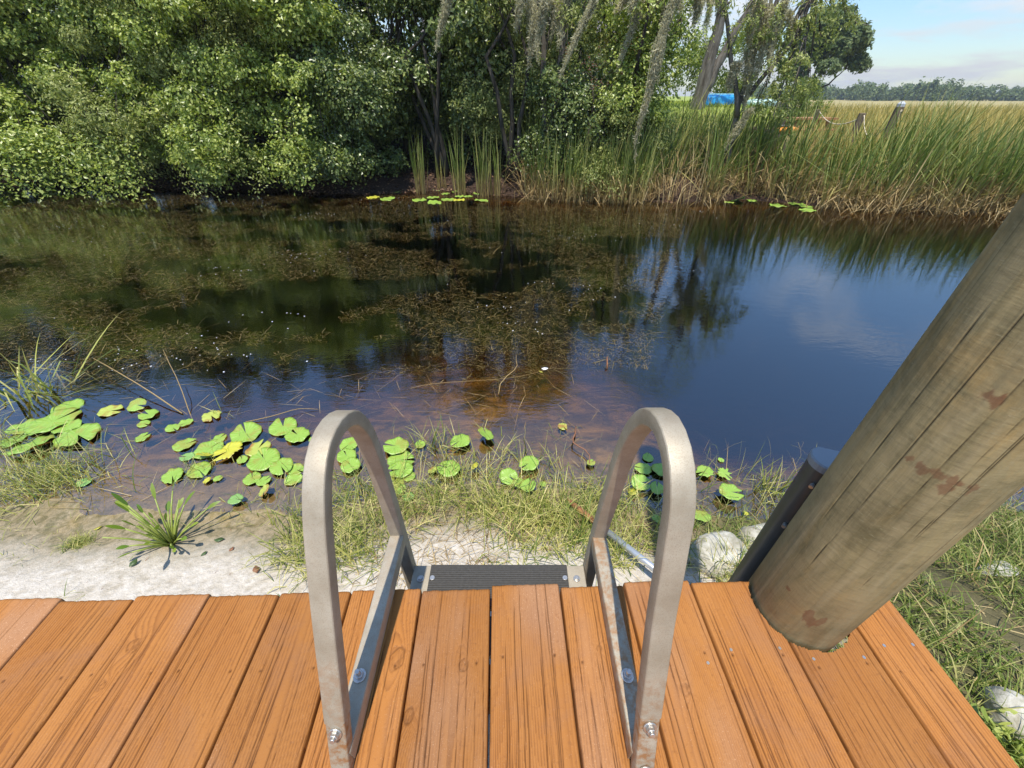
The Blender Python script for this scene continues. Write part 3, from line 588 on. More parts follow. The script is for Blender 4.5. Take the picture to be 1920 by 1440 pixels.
pr = empty('metal_pipe', (0, 0, 0)); tag(pr, 'grey metal pipe with rusty end lying in shore grass behind the ladder', 'pipe')
a = G(1062, 945, 0.03); c = G(1232, 1085, 0.13); a.z = hgt(a.x, a.y) + .055; c.z = hgt(c.x, c.y) + .075; d = (c - a); b = MB(); b.tube([a + d * 0.36, c + d * 0.25], 0.0135, 16); b.build('pipe_shaft', M['pipe'], pr, smooth=True)
b = MB(); b.tube([a, a + d * 0.12, a + d * 0.36], [0.0115, 0.0128, 0.0128], 14); b.build('rusty_end', M['rust'], pr, smooth=True)

# ------------------------------------------------------------------ lily pads
def pad(name, px, py, wpx, mat, label, group, z=0.006, tilt=None, ragged=0.0):
    c = G(px, py, z); d = ray(px, py); t = (z - CAM_H) / d[2]; r = wpx * t / FPX / 2 * 0.86; z_keep = z
    sd = int(px * 7 + py); q = np.random.default_rng(sd); nt, nr = 56, 7; gap = q.uniform(0.10, 0.42); rot = q.uniform(0, 2 * np.pi)
    th = np.linspace(gap / 2, 2 * np.pi - gap / 2, nt); rr = np.linspace(0.0, 1.0, nr); T, R = np.meshgrid(th, rr)
    lob = 1 + 0.13 * np.exp(-(np.minimum(T, 2 * np.pi - T) / 0.55) ** 2)
    edge = 1 + 0.09 * (vnoise(T * 2 + sd, 0 * T) - 0.5) + ragged * (vnoise(T * 7 + sd, 0 * T + 2) - 0.7)
    R2 = R * lob * edge * r; x = R2 * np.cos(T) * 1.04; y = R2 * np.sin(T) * 0.98
    zz = 0.04 * r * R ** 3 * np.sin(3 * T + sd) + 0.05 * r * R ** 4 * np.sin(7 * T + sd) + 0.09 * r * R ** 3 * (vnoise(T * 1.6 + sd, 0 * T) - 0.3)
    if sd % 5 == 0: zz = zz + 0.22 * r * np.clip(np.cos(T - sd) - 0.35, 0, 1) * R ** 2
    top = np.stack([x, y, zz], -1).reshape(-1, 3); bot = top - np.array([0, 0, 0.0016]); nV = len(top); I = np.arange(nV).reshape(nr, nt)
    F = np.stack([I[:-1, :-1], I[1:, :-1], I[1:, 1:], I[:-1, 1:]], -1).reshape(-1, 4); per = np.concatenate([I[-1, :], I[::-1, -1][1:], I[:, 0][1:]]); per2 = np.roll(per, -1)
    F2 = F[:, ::-1] + nV; F3 = np.stack([per, per + nV, per2 + nV, per2], -1)
    o = np_mesh(name, np.concatenate([top, bot]), np.concatenate([F, F2, F3]), mat, smooth=True)
    o.location = c; tl = tilt if tilt is not None else q.uniform(0, 0.04); ax = q.uniform(0, 2 * np.pi) if tilt is None else -1.5
    o.rotation_euler = (tl * math.sin(ax) * -1, tl * math.cos(ax), rot)
    if c.z > 0.02:
        pass
    return tag(o, label, 'lily pad', group)
Gn, Dk, Ye, Br = 'pad', 'pad_dark', 'pad_yellow', 'pad_brown'
PADS = [  # place, group, [(px, py, width, material, height, tilt, ragged)]
 ('at the left edge behind the sandy grass tuft', 'lily pads at the left edge', [(126, 764, 56, Gn), (99, 790, 80, Gn, .012), (50, 800, 55, Gn), (58, 833, 74, Gn, .02, .25), (126, 799, 48, Gn, .012), (146, 815, 76, Gn, .014), (24, 826, 40, Gn), (158, 904, 26, Dk)]),
 ('in open water beyond the sand plant', 'lily pads beyond the sand plant', [(206, 770, 42, Br), (256, 759, 37, Gn, .02, .3), (279, 777, 38, Gn), (269, 794, 25, Gn), (267, 820, 27, Gn), (324, 802, 27, Gn), (349, 792, 25, Gn), (396, 779, 37, Br, .01, 0, .25)]),
 ('in the raft by the ladder, water side', 'lily pads in the raft left of the ladder, water side', [(345, 833, 40, Gn), (411, 822, 28, Gn), (461, 813, 62, Gn), (531, 800, 57, Gn), (558, 815, 50, Gn, .012, 0, .1), (390, 843, 56, Gn), (384, 852, 30, Ye, .03, .6), (428, 845, 56, Ye, .016, .1, .35), (484, 841, 48, Br, .01), (351, 856, 26, Dk)]),
 ('in the raft by the ladder, shore side', 'lily pads in the raft left of the ladder, shore side', [(495, 861, 66, Gn, .012), (527, 874, 48, Gn, .018), (454, 862, 22, Gn), (373, 881, 46, Gn), (323, 891, 44, Gn, .01, 0, .15), (408, 897, 17, Gn), (388, 900, 16, Ye, .01, .2), (473, 897, 36, Gn), (494, 902, 27, Gn), (441, 936, 28, Dk, .03), (495, 919, 28, Br, .03, .5), (555, 880, 32, Gn), (551, 898, 34, Gn)]),
 ('seen through the left handrail loop', 'lily pads seen through the left handrail', [(655, 832, 40, Gn), (650, 855, 42, Gn, .012), (657, 872, 42, Gn, .02), (612, 800, 32, Br, .004), (592, 822, 26, Gn)]),
 ('just right of the left handrail', 'lily pads just right of the left handrail', [(743, 836, 52, Gn, .03), (788, 833, 22, Gn), (751, 862, 52, Gn, .014), (751, 880, 50, Gn, .02), (743, 903, 34, Gn, .012, .2), (748, 916, 28, Gn, .02), (766, 931, 25, Dk, .02), (767, 893, 28, Gn)]),
 ('midway between the two handrails', 'lily pads between the handrails', [(863, 826, 42, Gn, .03, 0, .1), (911, 813, 38, Gn, .05, .45, .12), (842, 878, 48, Gn, .03), (890, 873, 18, Ye, .04, .5), (811, 881, 20, Br, .02, .3, .2)]),
 ('left of the right handrail among the grass', 'lily pads left of the right handrail', [(992, 868, 42, Gn, .04), (953, 893, 40, Gn, .05, .3, .08), (990, 910, 34, Gn, .05), (973, 905, 25, Gn, .04), (1018, 907, 15, Gn, .04), (1108, 867, 18, Gn, .02), (1055, 799, 20, Br, .008, .1)]),
 ('seen through the right handrail loop', 'lily pads seen through the right handrail', [(1215, 858, 24, Gn), (1207, 878, 34, Gn, .012), (1238, 880, 36, Gn, .02), (1201, 904, 40, Gn, .04, .25), (1232, 915, 32, Gn, .03), (1187, 922, 20, Ye, .02, .3), (1233, 973, 26, Gn, .05, .3)]),
 ('in water between right handrail and pile', 'lily pads between the right handrail and the pile', [(1322, 883, 36, Gn, .02, .1, .25), (1358, 887, 30, Gn, .02, .1, .55), (1352, 862, 13, Gn), (1370, 922, 46, Gn, .05), (1314, 966, 38, Gn, .05, .2), (1398, 962, 11, Ye, .02), (1473, 927, 11, Gn)]),
 ('in front row below the far cattail clumps', 'front lily pads below the far reed tufts', [(699, 370, 28, Ye, .006, 0), (726, 373, 31, Gn), (786, 375, 31, Gn), (815, 380, 31, Gn), (841, 374, 29, Gn), (861, 375, 24, Ye), (902, 376, 29, Gn), (813, 370, 25, Gn), (878, 368, 22, Gn, .012)]),
 ('in rear row below the far cattail clumps', 'rear lily pads below the far reed tufts', [(742, 358, 28, Gn), (784, 356, 27, Gn), (766, 351, 30, Dk), (835, 363, 19, Gn), (856, 359, 24, Gn), (861, 368, 20, Gn, .012), (896, 363, 19, Gn), (821, 355, 24, Dk), (882, 358, 26, Gn)]),
 ('at the foot of the far cattail bed', 'lily pads at the foot of the far reed bed', [(1367, 379, 20, Gn), (1384, 374, 28, Dk, .03, .5), (1410, 376, 20, Gn), (1458, 385, 34, Gn), (1495, 382, 32, Gn), (1514, 394, 32, Gn), (1512, 387, 26, Gn, .012), (1492, 376, 34, Gn), (1454, 366, 26, Gn), (1442, 371, 26, Gn)]),
]
ORD = ['leftmost', 'second from left', 'third from left', 'fourth from left', 'fifth from left', 'sixth from left', 'sixth from right', 'fifth from right', 'fourth from right', 'third from right', 'second from right', 'rightmost']
def ordinal(i, n):
    if i == 0: return 'leftmost'
    if i == n - 1: return 'rightmost'
    names = ['second', 'third', 'fourth', 'fifth', 'sixth', 'seventh', 'eighth']
    return names[i - 1] + ' from left' if i < (n + 1) // 2 else names[n - 2 - i] + ' from right'
CN = {Gn: 'green', Dk: 'dark green', Ye: 'yellow', Br: 'browning'}
for place, grp, lst in PADS:
    lst = sorted(lst); n = len(lst)
    for i, q in enumerate(lst):
        q = tuple(q) + (0.006, None, 0.02)[len(q) - 4:] if len(q) < 7 else q
        px, py, w, mt, z, tl, rg = q
        pad('lily_pad', px, py, w, M[mt], f"{CN[mt]} lily pad, {ordinal(i, n)} {place}", grp, z, tl, rg)

# ------------------------------------------------------------------ grass and reeds
def blades(n, base, L, lean, wid, bend=0.6, K=5, dirs=None, kink=0.0, tipw=0.05):
    """base (n,3), L (n,), lean (n,) radians from upright -> V, F"""
    az = rng.uniform(0, 2 * np.pi, n) if dirs is None else dirs
    t = np.linspace(0, 1, K); hd = np.stack([np.cos(az), np.sin(az), 0 * az], -1)
    ang = lean[:, None] + bend * rng.uniform(0.2, 1.4, n)[:, None] * t[None, :] ** 1.5
    if kink: kk = (rng.random(n) < kink)[:, None] * (t > rng.uniform(0.35, 0.8, n)[:, None]); ang = ang + kk * rng.uniform(0.7, 1.7, n)[:, None]
    ds = (L / (K - 1))[:, None]; h = np.cumsum(np.sin(ang) * ds, 1) - np.sin(ang[:, :1]) * ds; v = np.cumsum(np.cos(ang) * ds, 1) - np.cos(ang[:, :1]) * ds
    C = base[:, None, :] + hd[:, None, :] * h[:, :, None]; C[:, :, 2] += v
    sa = az + np.pi / 2 + rng.uniform(-0.9, 0.9, n); S = np.stack([np.cos(sa), np.sin(sa), 0 * sa], -1)
    pr_ = np.interp(t, [0, 0.25, 0.7, 1], [0.8, 1, 0.75, tipw])
    return strips(C, wid[:, None] * pr_[None, :] / 2, S)
def cat(parts):
    V, F, o = [], [], 0
    for v, f in parts: V.append(v); F.append(f + o); o += len(v)
    return np.concatenate(V), np.concatenate(F)
def grass_at(x, y, L, lean, wid, **k):
    n = len(x); return blades(n, np.stack([x, y, np.maximum(hgt(x, y) - 0.01, -0.12)], -1), L, lean, wid, **k)

# near shore grass: clumps that thicken round the ladder
cx, cy, cr, cn = [], [], [], []
def clump(px, py, n, r, z=0.02): q = G(px, py, z); cx.append(q.x); cy.append(q.y); cr.append(r); cn.append(int(n * .68))
for px, py, n_, r_ in ((640, 1000, 420, .13), (610, 1060, 300, .10), (690, 1040, 380, .12), (760, 960, 300, .13), (820, 930, 330, .14), (900, 940, 420, .14), (960, 960, 480, .14), (1020, 960, 480, .14), (1080, 990, 420, .12),
    (1100, 930, 330, .12), (1160, 950, 240, .12), (1180, 1010, 260, .10), (860, 870, 160, .14), (800, 840, 110, .12), (940, 850, 150, .15), (1010, 870, 150, .14), (1060, 1040, 240, .10), (980, 1030, 240, .12), (700, 930, 260, .12), (600, 960, 190, .11),
    (660, 900, 130, .10), (570, 1010, 150, .08), (545, 1060, 110, .07), (1140, 1060, 220, .08), (1270, 1040, 230, .07), (1330, 1075, 220, .05), (1300, 900, 60, .12), (1420, 900, 70, .10), (1450, 930, 60, .08), (1240, 960, 80, .10), (1530, 850, 40, .12)): clump(px, py, n_, r_)
px_ = np.repeat(cx, cn) + rng.normal(0, 1, sum(cn)) * np.repeat(cr, cn) * 0.75; py_ = np.repeat(cy, cn) + rng.normal(0, 1, sum(cn)) * np.repeat(cr, cn) * 0.55
py_ = np.maximum(py_, 0.62); n = len(px_)
tag(np_mesh('shore_grass', *cat([grass_at(px_, py_, rng.uniform(0.06, 0.10, n) + 0.17 * rng.random(n) ** 2.2, np.abs(rng.normal(0.45, 0.45, n)), rng.uniform(0.0022, 0.0046, n), bend=0.8, kink=0.35)]), M['grass']), 'tangled thin yellow green grass along the near waterline', 'grass', kind='stuff')
n = 2600; x = rng.uniform(-0.6, 0.75, n); y = rng.uniform(0.66, 1.35, n); k = fnoise(x * 5, y * 5, 3) > 0.43; x, y = x[k], y[k]; n = len(x)
tag(np_mesh('dry_grass', *grass_at(x, y, rng.uniform(0.05, 0.20, n), rng.uniform(0.9, 1.6, n), rng.uniform(0.0014, 0.003, n), bend=0.4, kink=0.3), M['straw']), 'dry straw lying flat among the shore grass', 'grass', kind='stuff')
n = 700; x = rng.uniform(-2.4, -0.4, n); y = rng.uniform(0.68, 1.18, n); k = fnoise(x * 3.2 + 5, y * 3.2, 3) > 0.53; x, y = x[k], y[k]; n = len(x)
tag(np_mesh('sand_weeds', *grass_at(x, y, rng.uniform(0.02, 0.085, n), rng.uniform(0.2, 1.3, n), rng.uniform(0.0016, 0.003, n), bend=0.8), M['grass']), 'sparse short weeds growing on the white sand', 'weeds', kind='stuff')
n = 900; x = rng.uniform(-2.4, 0.3, n); y = rng.uniform(0.66, 1.15, n)
tag(np_mesh('sand_litter', *grass_at(x, y, rng.uniform(0.008, 0.05, n), rng.uniform(1.35, 1.6, n), rng.uniform(0.001, 0.003, n), bend=0.1), M['leaf_dead']), 'dark bits of stem and leaf lying on the sand', 'litter', kind='stuff')
n = 300; x = rng.uniform(-2.9, 0.5, n); y = rng.uniform(1.15, 2.25, n)
tag(np_mesh('floating_stems', *blades(n, np.stack([x, y, rng.uniform(-0.01, 0.006, n)], -1), rng.uniform(0.04, 0.22, n), rng.uniform(1.42, 1.6, n), rng.uniform(0.0014, 0.003, n), bend=0.12, kink=0.0, K=6), M['straw']), 'thin pale broken stems floating among the near lily pads', 'stems', kind='stuff')
n = 1500; x = rng.uniform(-2.6, 1.5, n); y = rng.uniform(1.05, 1.75, n); k = fnoise(x * 4 + 3, y * 4, 3) > 0.5; x, y = x[k], y[k]; n = len(x)
tag(np_mesh('water_grass', *grass_at(x, y, rng.uniform(0.06, 0.2, n), np.abs(rng.normal(0.6, 0.5, n)), rng.uniform(0.0018, 0.0036, n), bend=0.7, kink=0.35), M['grass']), 'straggly green grass standing in the shallows between lily pads', 'grass', kind='stuff')
# right bank
n = 24000; x = rng.uniform(0.78, 2.9, n); y = rng.uniform(0.0, 1.3, n); k = (y < shore_y(x) + 0.12 - 0.25 * rng.random(n)) & (fnoise(x * 4, y * 4 + 3, 3) > 0.27); x, y = x[k], y[k]; n = len(x)
tag(np_mesh('bank_grass', *grass_at(x, y, rng.uniform(0.04, 0.14, n), np.abs(rng.normal(0.6, 0.5, n)), rng.uniform(0.002, 0.0045, n), bend=0.9, kink=0.2), M['grass_r']), 'green and dry grass on the bank right of the deck', 'grass', kind='stuff')
n = 700; x = rng.uniform(0.8, 2.6, n); y = rng.uniform(0.3, 1.35, n)
tag(np_mesh('dry_stems', *grass_at(x, y, rng.uniform(0.10, 0.28, n), rng.uniform(0.9, 1.5, n), rng.uniform(0.002, 0.004, n), bend=0.3, kink=0.3), M['straw']), 'pale dry stems lying over the grass right of the pile', 'grass', kind='stuff')

def tuft(name, px, py, z, n, r, L, lean, wid, mat, label, catg, bend=0.8, kink=0.3, K=6):
    q = G(px, py, z); zz = float(hgt(q.x, q.y)); c = empty_loc = Vector((q.x, q.y, max(zz, -0.06)))
    b = np.stack([rng.normal(0, r, n), rng.normal(0, r * 0.6, n), np.zeros(n)], -1)
    V, F = blades(n, b, rng.uniform(L[0], L[1], n), np.abs(rng.uniform(lean[0], lean[1], n)), rng.uniform(wid * 0.6, wid * 1.2, n), bend=bend, kink=kink, K=K)
    o = np_mesh(name, V, F, mat); o.location = c; return tag(o, label, catg)
tuft('reed_clump', 60, 740, 0, 80, 0.10, (0.3, 0.8), (0.35, 1.5), 0.0105, M['grass'], 'loose clump of pale bent reeds in the water at the left edge', 'reeds', 0.3, 0.45)
tuft('grass_tuft', 80, 900, 0, 620, 0.16, (0.10, 0.26), (0.1, 1.3), 0.0038, M['grass'], 'dense grass tuft at the sand edge on the far left', 'grass')
tuft('grass_tuft', 15, 830, 0, 110, 0.05, (0.14, 0.26), (0.1, 0.9), 0.004, M['grass'], 'small pale grass tuft cut by the left edge of the photo', 'grass')
tuft('moss_tuft', 140, 1015, 0.05, 420, 0.032, (0.015, 0.06), (0.2, 1.4), 0.002, M['grass'], 'small mossy yellow green tuft on the white sand', 'grass')
tuft('grass_tuft', 370, 885, 0, 90, 0.05, (0.05, 0.14), (0.4, 1.4), 0.003, M['grass'], 'thin grass tuft between two lily pads beside the sand plant', 'grass')
tuft('grass_tuft', 1440, 920, 0, 40, 0.035, (0.12, 0.24), (0.0, 0.5), 0.005, M['grass'], 'upright grass tuft in the water just left of the dark fender', 'grass', 0.4)
tuft('grass_tuft', 815, 835, 0, 46, 0.045, (0.10, 0.26), (0.0, 0.8), 0.005, M['grass'], 'tall grass tuft in the water between the handrails', 'grass', 0.4)
tuft('grass_tuft', 415, 775, 0, 12, 0.02, (0.10, 0.22), (0.0, 0.8), 0.004, M['grass'], 'few thin blades rising beside a browning lily pad in open water', 'grass', 0.3)

# broad leaved sand plant and broad leaved weed
def broad_plant(name, c, n, label, L, lw, mat, lean=(0.15, 1.25), up=0.5, rz=0):
    root = tag(empty(name, c, rz), label, 'plant')
    az = np.linspace(0, 2 * np.pi, n, endpoint=False) + rng.uniform(-.3, .3, n); ln = rng.uniform(lean[0], lean[1], n); LL = rng.uniform(L[0], L[1], n)
    b = np.stack([0.012 * np.cos(az), 0.012 * np.sin(az), 0 * az], -1)
    sb = MB(); parts = []
    for i in range(n):
        d = Vector((math.cos(az[i]) * math.sin(ln[i]), math.sin(az[i]) * math.sin(ln[i]), math.cos(ln[i]))); p0 = Vector(b[i]); pts = [p0 + d * (LL[i] * t) + Vector((0, 0, 0.07 * LL[i] * math.sin(t * 3))) for t in (0, .3, .6, 1)]
        sb.tube(pts, [0.0042, 0.004, 0.0034, 0.0026], 6)
        ll = LL[i] * rng.uniform(0.30, 0.46) if lw > 0 else 0.1; K = 7; t = np.linspace(0, 1, K); e = Vector((d.x, d.y, d.z * 0.6 + 0.1)).normalized()
        C = np.array([list(pts[-1] + e * (ll * q) - Vector((0, 0, 0.25 * ll * q * q))) for q in t])[None]
        wv = np.interp(t, [0, .2, .5, .8, 1], [0.25, .85, 1, .65, 0.02]) * abs(lw) * rng.uniform(0.7, 1.2); sd = Vector(d.cross(Vector((0, 0, 1)))).normalized() if abs(d.z) < .99 else Vector((1, 0, 0)); tw = rng.uniform(-1.1, 1.1); sd = (sd * math.cos(tw) + Vector((0, 0, 1)) * math.sin(tw) * .8).normalized()
        parts.append(strips(C, wv[None], np.array(sd)[None]))
    sb.build('stalks', M['stalk'], root, smooth=True); np_mesh('leaves', *cat(parts), mat, root, smooth=True)
g = G(312, 1008, 0.07); g.z = float(hgt(g.x, g.y)) - .005
broad_plant('marsh_plant', g, 30, 'bushy plant with long stalks and narrow green leaves on the sand', (0.10, 0.24), 0.0105, M['pickerel'], (0.08, 1.05))
for px, py, lb in ((1893, 1385, 'low broad leaved weed beside the white stone at the deck corner'), (1915, 1425, 'low broad leaved weed at the lower right corner of the photo')):
    g = G(px, py, 0.36); g.z = float(hgt(g.x, g.y)); broad_plant('leafy_weed', g, 22, lb, (0.03, 0.075), 0.016, M['leaf_a'], (0.1, 1.2))
def stick(name, p, r, mat, label, catg, n=7):
    b = MB(); b.tube(p, [r * q for q in np.linspace(1, 0.5, len(p))], n); return tag(b.build(name, mat, smooth=True), label, catg)
def wpath(a, b, k, wob, z0, z1):
    pts = []
    for i in range(k):
        t = i / (k - 1); q = G(a[0] + (b[0] - a[0]) * t, a[1] + (b[1] - a[1]) * t, 0.0); pts.append(Vector((q.x + wob * math.sin(7 * t + a[0]), q.y + wob * math.cos(5 * t + a[1]), z0 + (z1 - z0) * t + 0.02 * math.sin(t * 3.1))))
    return pts
stick('dead_reed', wpath((345, 775), (190, 695), 7, .01, 0.005, 0.10), 0.0045, M['straw'], 'pale bent reed stalk leaning out of the water at left', 'reed')
stick('dead_reed', wpath((362, 790), (330, 690), 6, .006, -0.03, 0.16), 0.003, M['straw'], 'thin upright dead stalk with its tip above the lily pads', 'reed')
stick('dead_twig', wpath((770, 735), (1050, 690), 12, .04, 0.0, 0.003), 0.0016, M['straw'], 'long curving pale twig floating in mid canal', 'twig')
stick('dead_twig', wpath((940, 740), (975, 668), 7, .03, 0.004, 0.03), 0.0035, M['straw'], 'short hooked twig poking up in mid canal', 'twig')
stick('dead_twig', wpath((470, 788), (600, 770), 8, .02, 0.003, 0.006), 0.003, M['straw'], 'thin pale twig floating above the round lily pads', 'twig')
stick('dead_twig', wpath((1070, 800), (1100, 880), 8, .03, 0.01, 0.02), 0.005, M['leaf_dead'], 'brown twig with yellow leaves caught in grass near the right handrail', 'twig')
stick('dead_stalk', wpath((1138, 692), (1136, 680), 4, .002, 0.0, 0.05), 0.006, M['rust'], 'short brown stub standing in the middle of the canal', 'stalk')
stick('dry_stalk', [G(1700, 1110, .25) + Vector((0, 0, .03)), G(1790, 1185, .27) + Vector((0, 0, .02))], 0.003, M['straw'], 'long straight dry stem lying in grass right of the pile', 'stem')
def leaf_piece(px, py, z, L, wd, mat, label):
    q = G(px, py, z); zz = max(float(hgt(q.x, q.y)), 0) + 0.006; K = 7; t = np.linspace(0, 1, K); az = rng.uniform(0, 6.28); d = np.array([math.cos(az), math.sin(az), 0.0])
    C = (d[None] * (t * L)[:, None] + np.array([0, 0, 1])[None] * (0.25 * L * (t - 0.5) ** 2)[:, None])[None]; V, F = strips(C, (np.sin(np.pi * np.clip(t, 0.03, 0.97)) * wd)[None], np.array([[-d[1], d[0], 0.3]]))
    o = np_mesh('fallen_leaf', V, F, mat, smooth=True); o.location = (q.x, q.y, zz); s = o.modifiers.new('thickness', 'SOLIDIFY'); s.thickness = 0.0008; return tag(o, label, 'leaf')
leaf_piece(478, 1070, .1, .035, .012, M['leaf_dead'], 'curled reddish leaf on the sand left of the ladder')
leaf_piece(380, 1024, .09, .025, .010, M['leaf_green'], 'dark green leaf on the sand right of the sand plant')
leaf_piece(412, 1000, .08, .04, .013, M['leaf_green'], 'larger dark leaf on damp sand under the lily raft')
leaf_piece(430, 1015, .09, .022, .010, M['leaf_dead'], 'brown leaf beside the larger dark leaf on damp sand')
leaf_piece(237, 1058, .1, .035, .011, M['leaf_green'], 'green leaf fallen near the deck edge below the sand plant')
leaf_piece(180, 975, .06, .03, .010, M['pad_yellow'], 'pale yellow green leaf at the left foot of the sand plant')
leaf_piece(1015, 693, 0, .05, .011, M['petal'], 'pair of pale floating leaves in mid canal, the larger one'); leaf_piece(1018, 700, 0, .035, .010, M['pad_yellow'], 'smaller yellowish leaf floating beside the pale one in mid canal')

# ------------------------------------------------------------------ weed mats and petals on the canal
n0 = 230000; x = rng.uniform(-9, 4.2, n0); y = rng.uniform(1.7, 8.6, n0)
dn = fnoise(x * 0.55 + 2, y * 1.1 + 5, 5); fine = fnoise(x * 3.5, y * 6, 4)
k = (dn + 0.5 * (fine - 0.47) > 0.43) & (x < 1.6 + 0.28 * y) & (x / y < 0.42) & (y > 2.0 + 0.5 * fine) & (y < bank_y(x)); x, y = x[k], y[k]
n = len(x); b = np.stack([x, y, rng.uniform(-0.024, 0.006, n)], -1)
tag(np_mesh('water_weed', *blades(n, b, np.where(rng.random(n) < .03, rng.uniform(0.10, 0.24, n), rng.uniform(0.02, 0.07, n)), rng.uniform(1.25, 1.6, n), rng.uniform(0.002, 0.0052, n), bend=0.3, K=5, kink=.2), M['weed']), 'brown mats of drowned waterweed just under the canal surface', 'waterweed', kind='stuff')
n0 = 9000; x = rng.uniform(-9, 5, n0); y = rng.uniform(2.2, 8.5, n0); k = (fnoise(x * 0.9 + 7, y * 1.6, 4) + rng.normal(0, .06, n0) > 0.64) & (y < bank_y(x) - .1) & (x / y < 0.5); x, y = x[k], y[k]; n = len(x); r = rng.uniform(0.002, 0.0065, n); a = np.arange(6) * np.pi / 3
V = np.stack([x[:, None] + r[:, None] * np.cos(a), y[:, None] + r[:, None] * np.sin(a), 0.004 + 0 * x[:, None] + 0 * a], -1).reshape(-1, 3)
tag(np_mesh('floating_petals', V, np.arange(n * 6).reshape(n, 6), M['petal']), 'tiny white petals scattered on the dark water', 'petals', kind='stuff')

# ------------------------------------------------------------------ far bank: cattails, straw
def bank_pos(n, b0, b1, d0, d1):
    """points along the far bank between bearings b0..b1 (x/y), set back d0..d1 from the water"""
    x0 = np.linspace(-14, 26, 3000); y0 = bank_y(x0); be = x0 / y0; q = rng.uniform(b0, b1, n); x = np.interp(q, be, x0); y = bank_y(x) + rng.uniform(d0, d1, n); return x, y
def reeds(name, n, b0, b1, d0, d1, L, mat, label, lean=0.10, wid=0.016, bend=0.25, kink=0.12, cl=0.0, catg='cattails', thr=0.0):
    x, y = bank_pos(n, b0, b1, d0, d1)
    if cl: x = x + 0; k = fnoise(x * 2.3 + 9, y * 2.3, 3) > cl; x, y = x[k], y[k]; n = len(x)
    k = ~((x / y > .49) & (x / y < .73) & (y < bank_y(x) + .18)); x, y = x[k], y[k]; n = len(x); hN = 0.45 + 1.1 * fnoise(x * 1.5, y * 1.5 + 4, 3); V, F = blades(n, np.stack([x, y, np.maximum(hgt(x, y), -0.12)], -1), rng.uniform(L[0], L[1], n) * hN, np.abs(rng.normal(0, lean, n)), rng.uniform(wid * .6, wid * 1.3, n), bend=bend, kink=kink, K=6)
    return tag(np_mesh(name, V, F, mat), label, catg, kind='stuff')
reeds('cattail_bed', 2300, 0.03, 0.36, -0.25, 1.0, (0.7, 1.45), M['cattail'], 'dark green cattail bed at the far bank left of the leaning trunk', cl=0.42)
reeds('cattail_bed', 6200, 0.34, 1.75, -0.15, 1.5, (0.8, 1.6), M['cattail'], 'dense cattail bed along the far bank at right', lean=0.2, wid=0.022, bend=0.35, kink=0.18, cl=0.36)
reeds('dead_reeds', 6400, 0.02, 1.75, -0.28, 0.6, (0.35, 1.0), M['straw'], 'broken straw coloured reeds at the foot of the far cattails', lean=0.7, wid=0.014, bend=0.6, kink=0.6, catg='dead reeds', cl=0.36)
reeds('dry_reeds', 1600, 0.30, 1.75, -0.2, 1.4, (0.6, 1.3), M['straw'], 'tall dry reed stalks standing among the right cattails', lean=0.3, wid=0.011, bend=0.4, kink=0.3, catg='dead reeds')
CT = [(790, 362, 30, 1.15, 'leftmost'), (826, 356, 14, 0.85, 'second and slimmest'), (864, 364, 34, 1.25, 'middle'), (905, 367, 36, 1.2, 'fourth'), (935, 366, 22, 1.15, 'rightmost')]
for px, py, n, h, od in CT:
    q = G(px, py, 0); b = np.stack([rng.normal(0, 0.07, n), rng.normal(0, 0.06, n), np.full(n, -0.1)], -1)
    o = np_mesh('cattail_clump', *blades(n, b, rng.uniform(h * .7, h * 1.15, n), np.abs(rng.normal(0.04, 0.07, n)), rng.uniform(.012, .022, n), bend=0.14, K=6), M['cattail']); o.location = q
    tag(o, f'{od} green cattail clump in the row behind the far lily pads', 'cattails', 'cattail clumps behind the far lily pads')
# marsh grass beyond
n0 = 26000; u = rng.random(n0); y = 8.6 + 50 * u ** 2.2; x = y * rng.uniform(0.55, 1.75, n0); k = (y > bank_y(x) + 1.0) & (x / y + 0.10 * (fnoise(x * .3, y * .3) - .5) > 0.62); x, y = x[k], y[k]; n = len(x)
V, F = blades(n, np.stack([x, y, hgt(x, y)], -1), rng.uniform(0.5, 1.15, n) * (0.85 + 0.3 * fnoise(x * .5, y * .5)), np.abs(rng.normal(0.1, 0.16, n)), rng.uniform(.012, .022, n) * (1 + y / 22), bend=0.4, K=5)
tag(np_mesh('marsh_grass', V, F, M['marsh']), 'golden marsh grass spreading to the far tree line', 'marsh grass', kind='stuff')
n0 = 9000; y = 11.5 + 12 * rng.random(n0) ** 1.3; x = y * rng.uniform(0.12, 0.62, n0); z = hgt(x, y); k = z > 0.9; x, y, z = x[k], y[k], z[k]; n = len(x)
tag(np_mesh('lawn_grass', *blades(n, np.stack([x, y, z], -1), rng.uniform(.05, .14, n), np.abs(rng.normal(.2, .3, n)), rng.uniform(.015, .03, n), bend=.5, K=3), M['lawn']), 'bright sunlit lawn on top of the far bank', 'lawn', kind='stuff')
n = 5200; x, y = bank_pos(n, 0.16, 0.66, 0.9, 4.2)
tag(np_mesh('slope_grass', *blades(n, np.stack([x, y, hgt(x, y)], -1), rng.uniform(.12, .5, n), np.abs(rng.normal(.35, .35, n)), rng.uniform(.009, .018, n), bend=.6, K=4), M['grass_r']), 'rough green grass on the slope between cattails and lawn', 'grass', kind='stuff')
n = 420; x, y = bank_pos(n, 0.20, 0.44, 0.9, 3.0)
tag(np_mesh('dry_bank_weeds', *blades(n, np.stack([x, y, hgt(x, y)], -1), rng.uniform(.1, .4, n), np.abs(rng.normal(.5, .4, n)), rng.uniform(.008, .016, n), bend=.6, K=4), M['leaf_dead']), 'reddish brown dead weeds on the slope behind the cattails', 'weeds', kind='stuff')

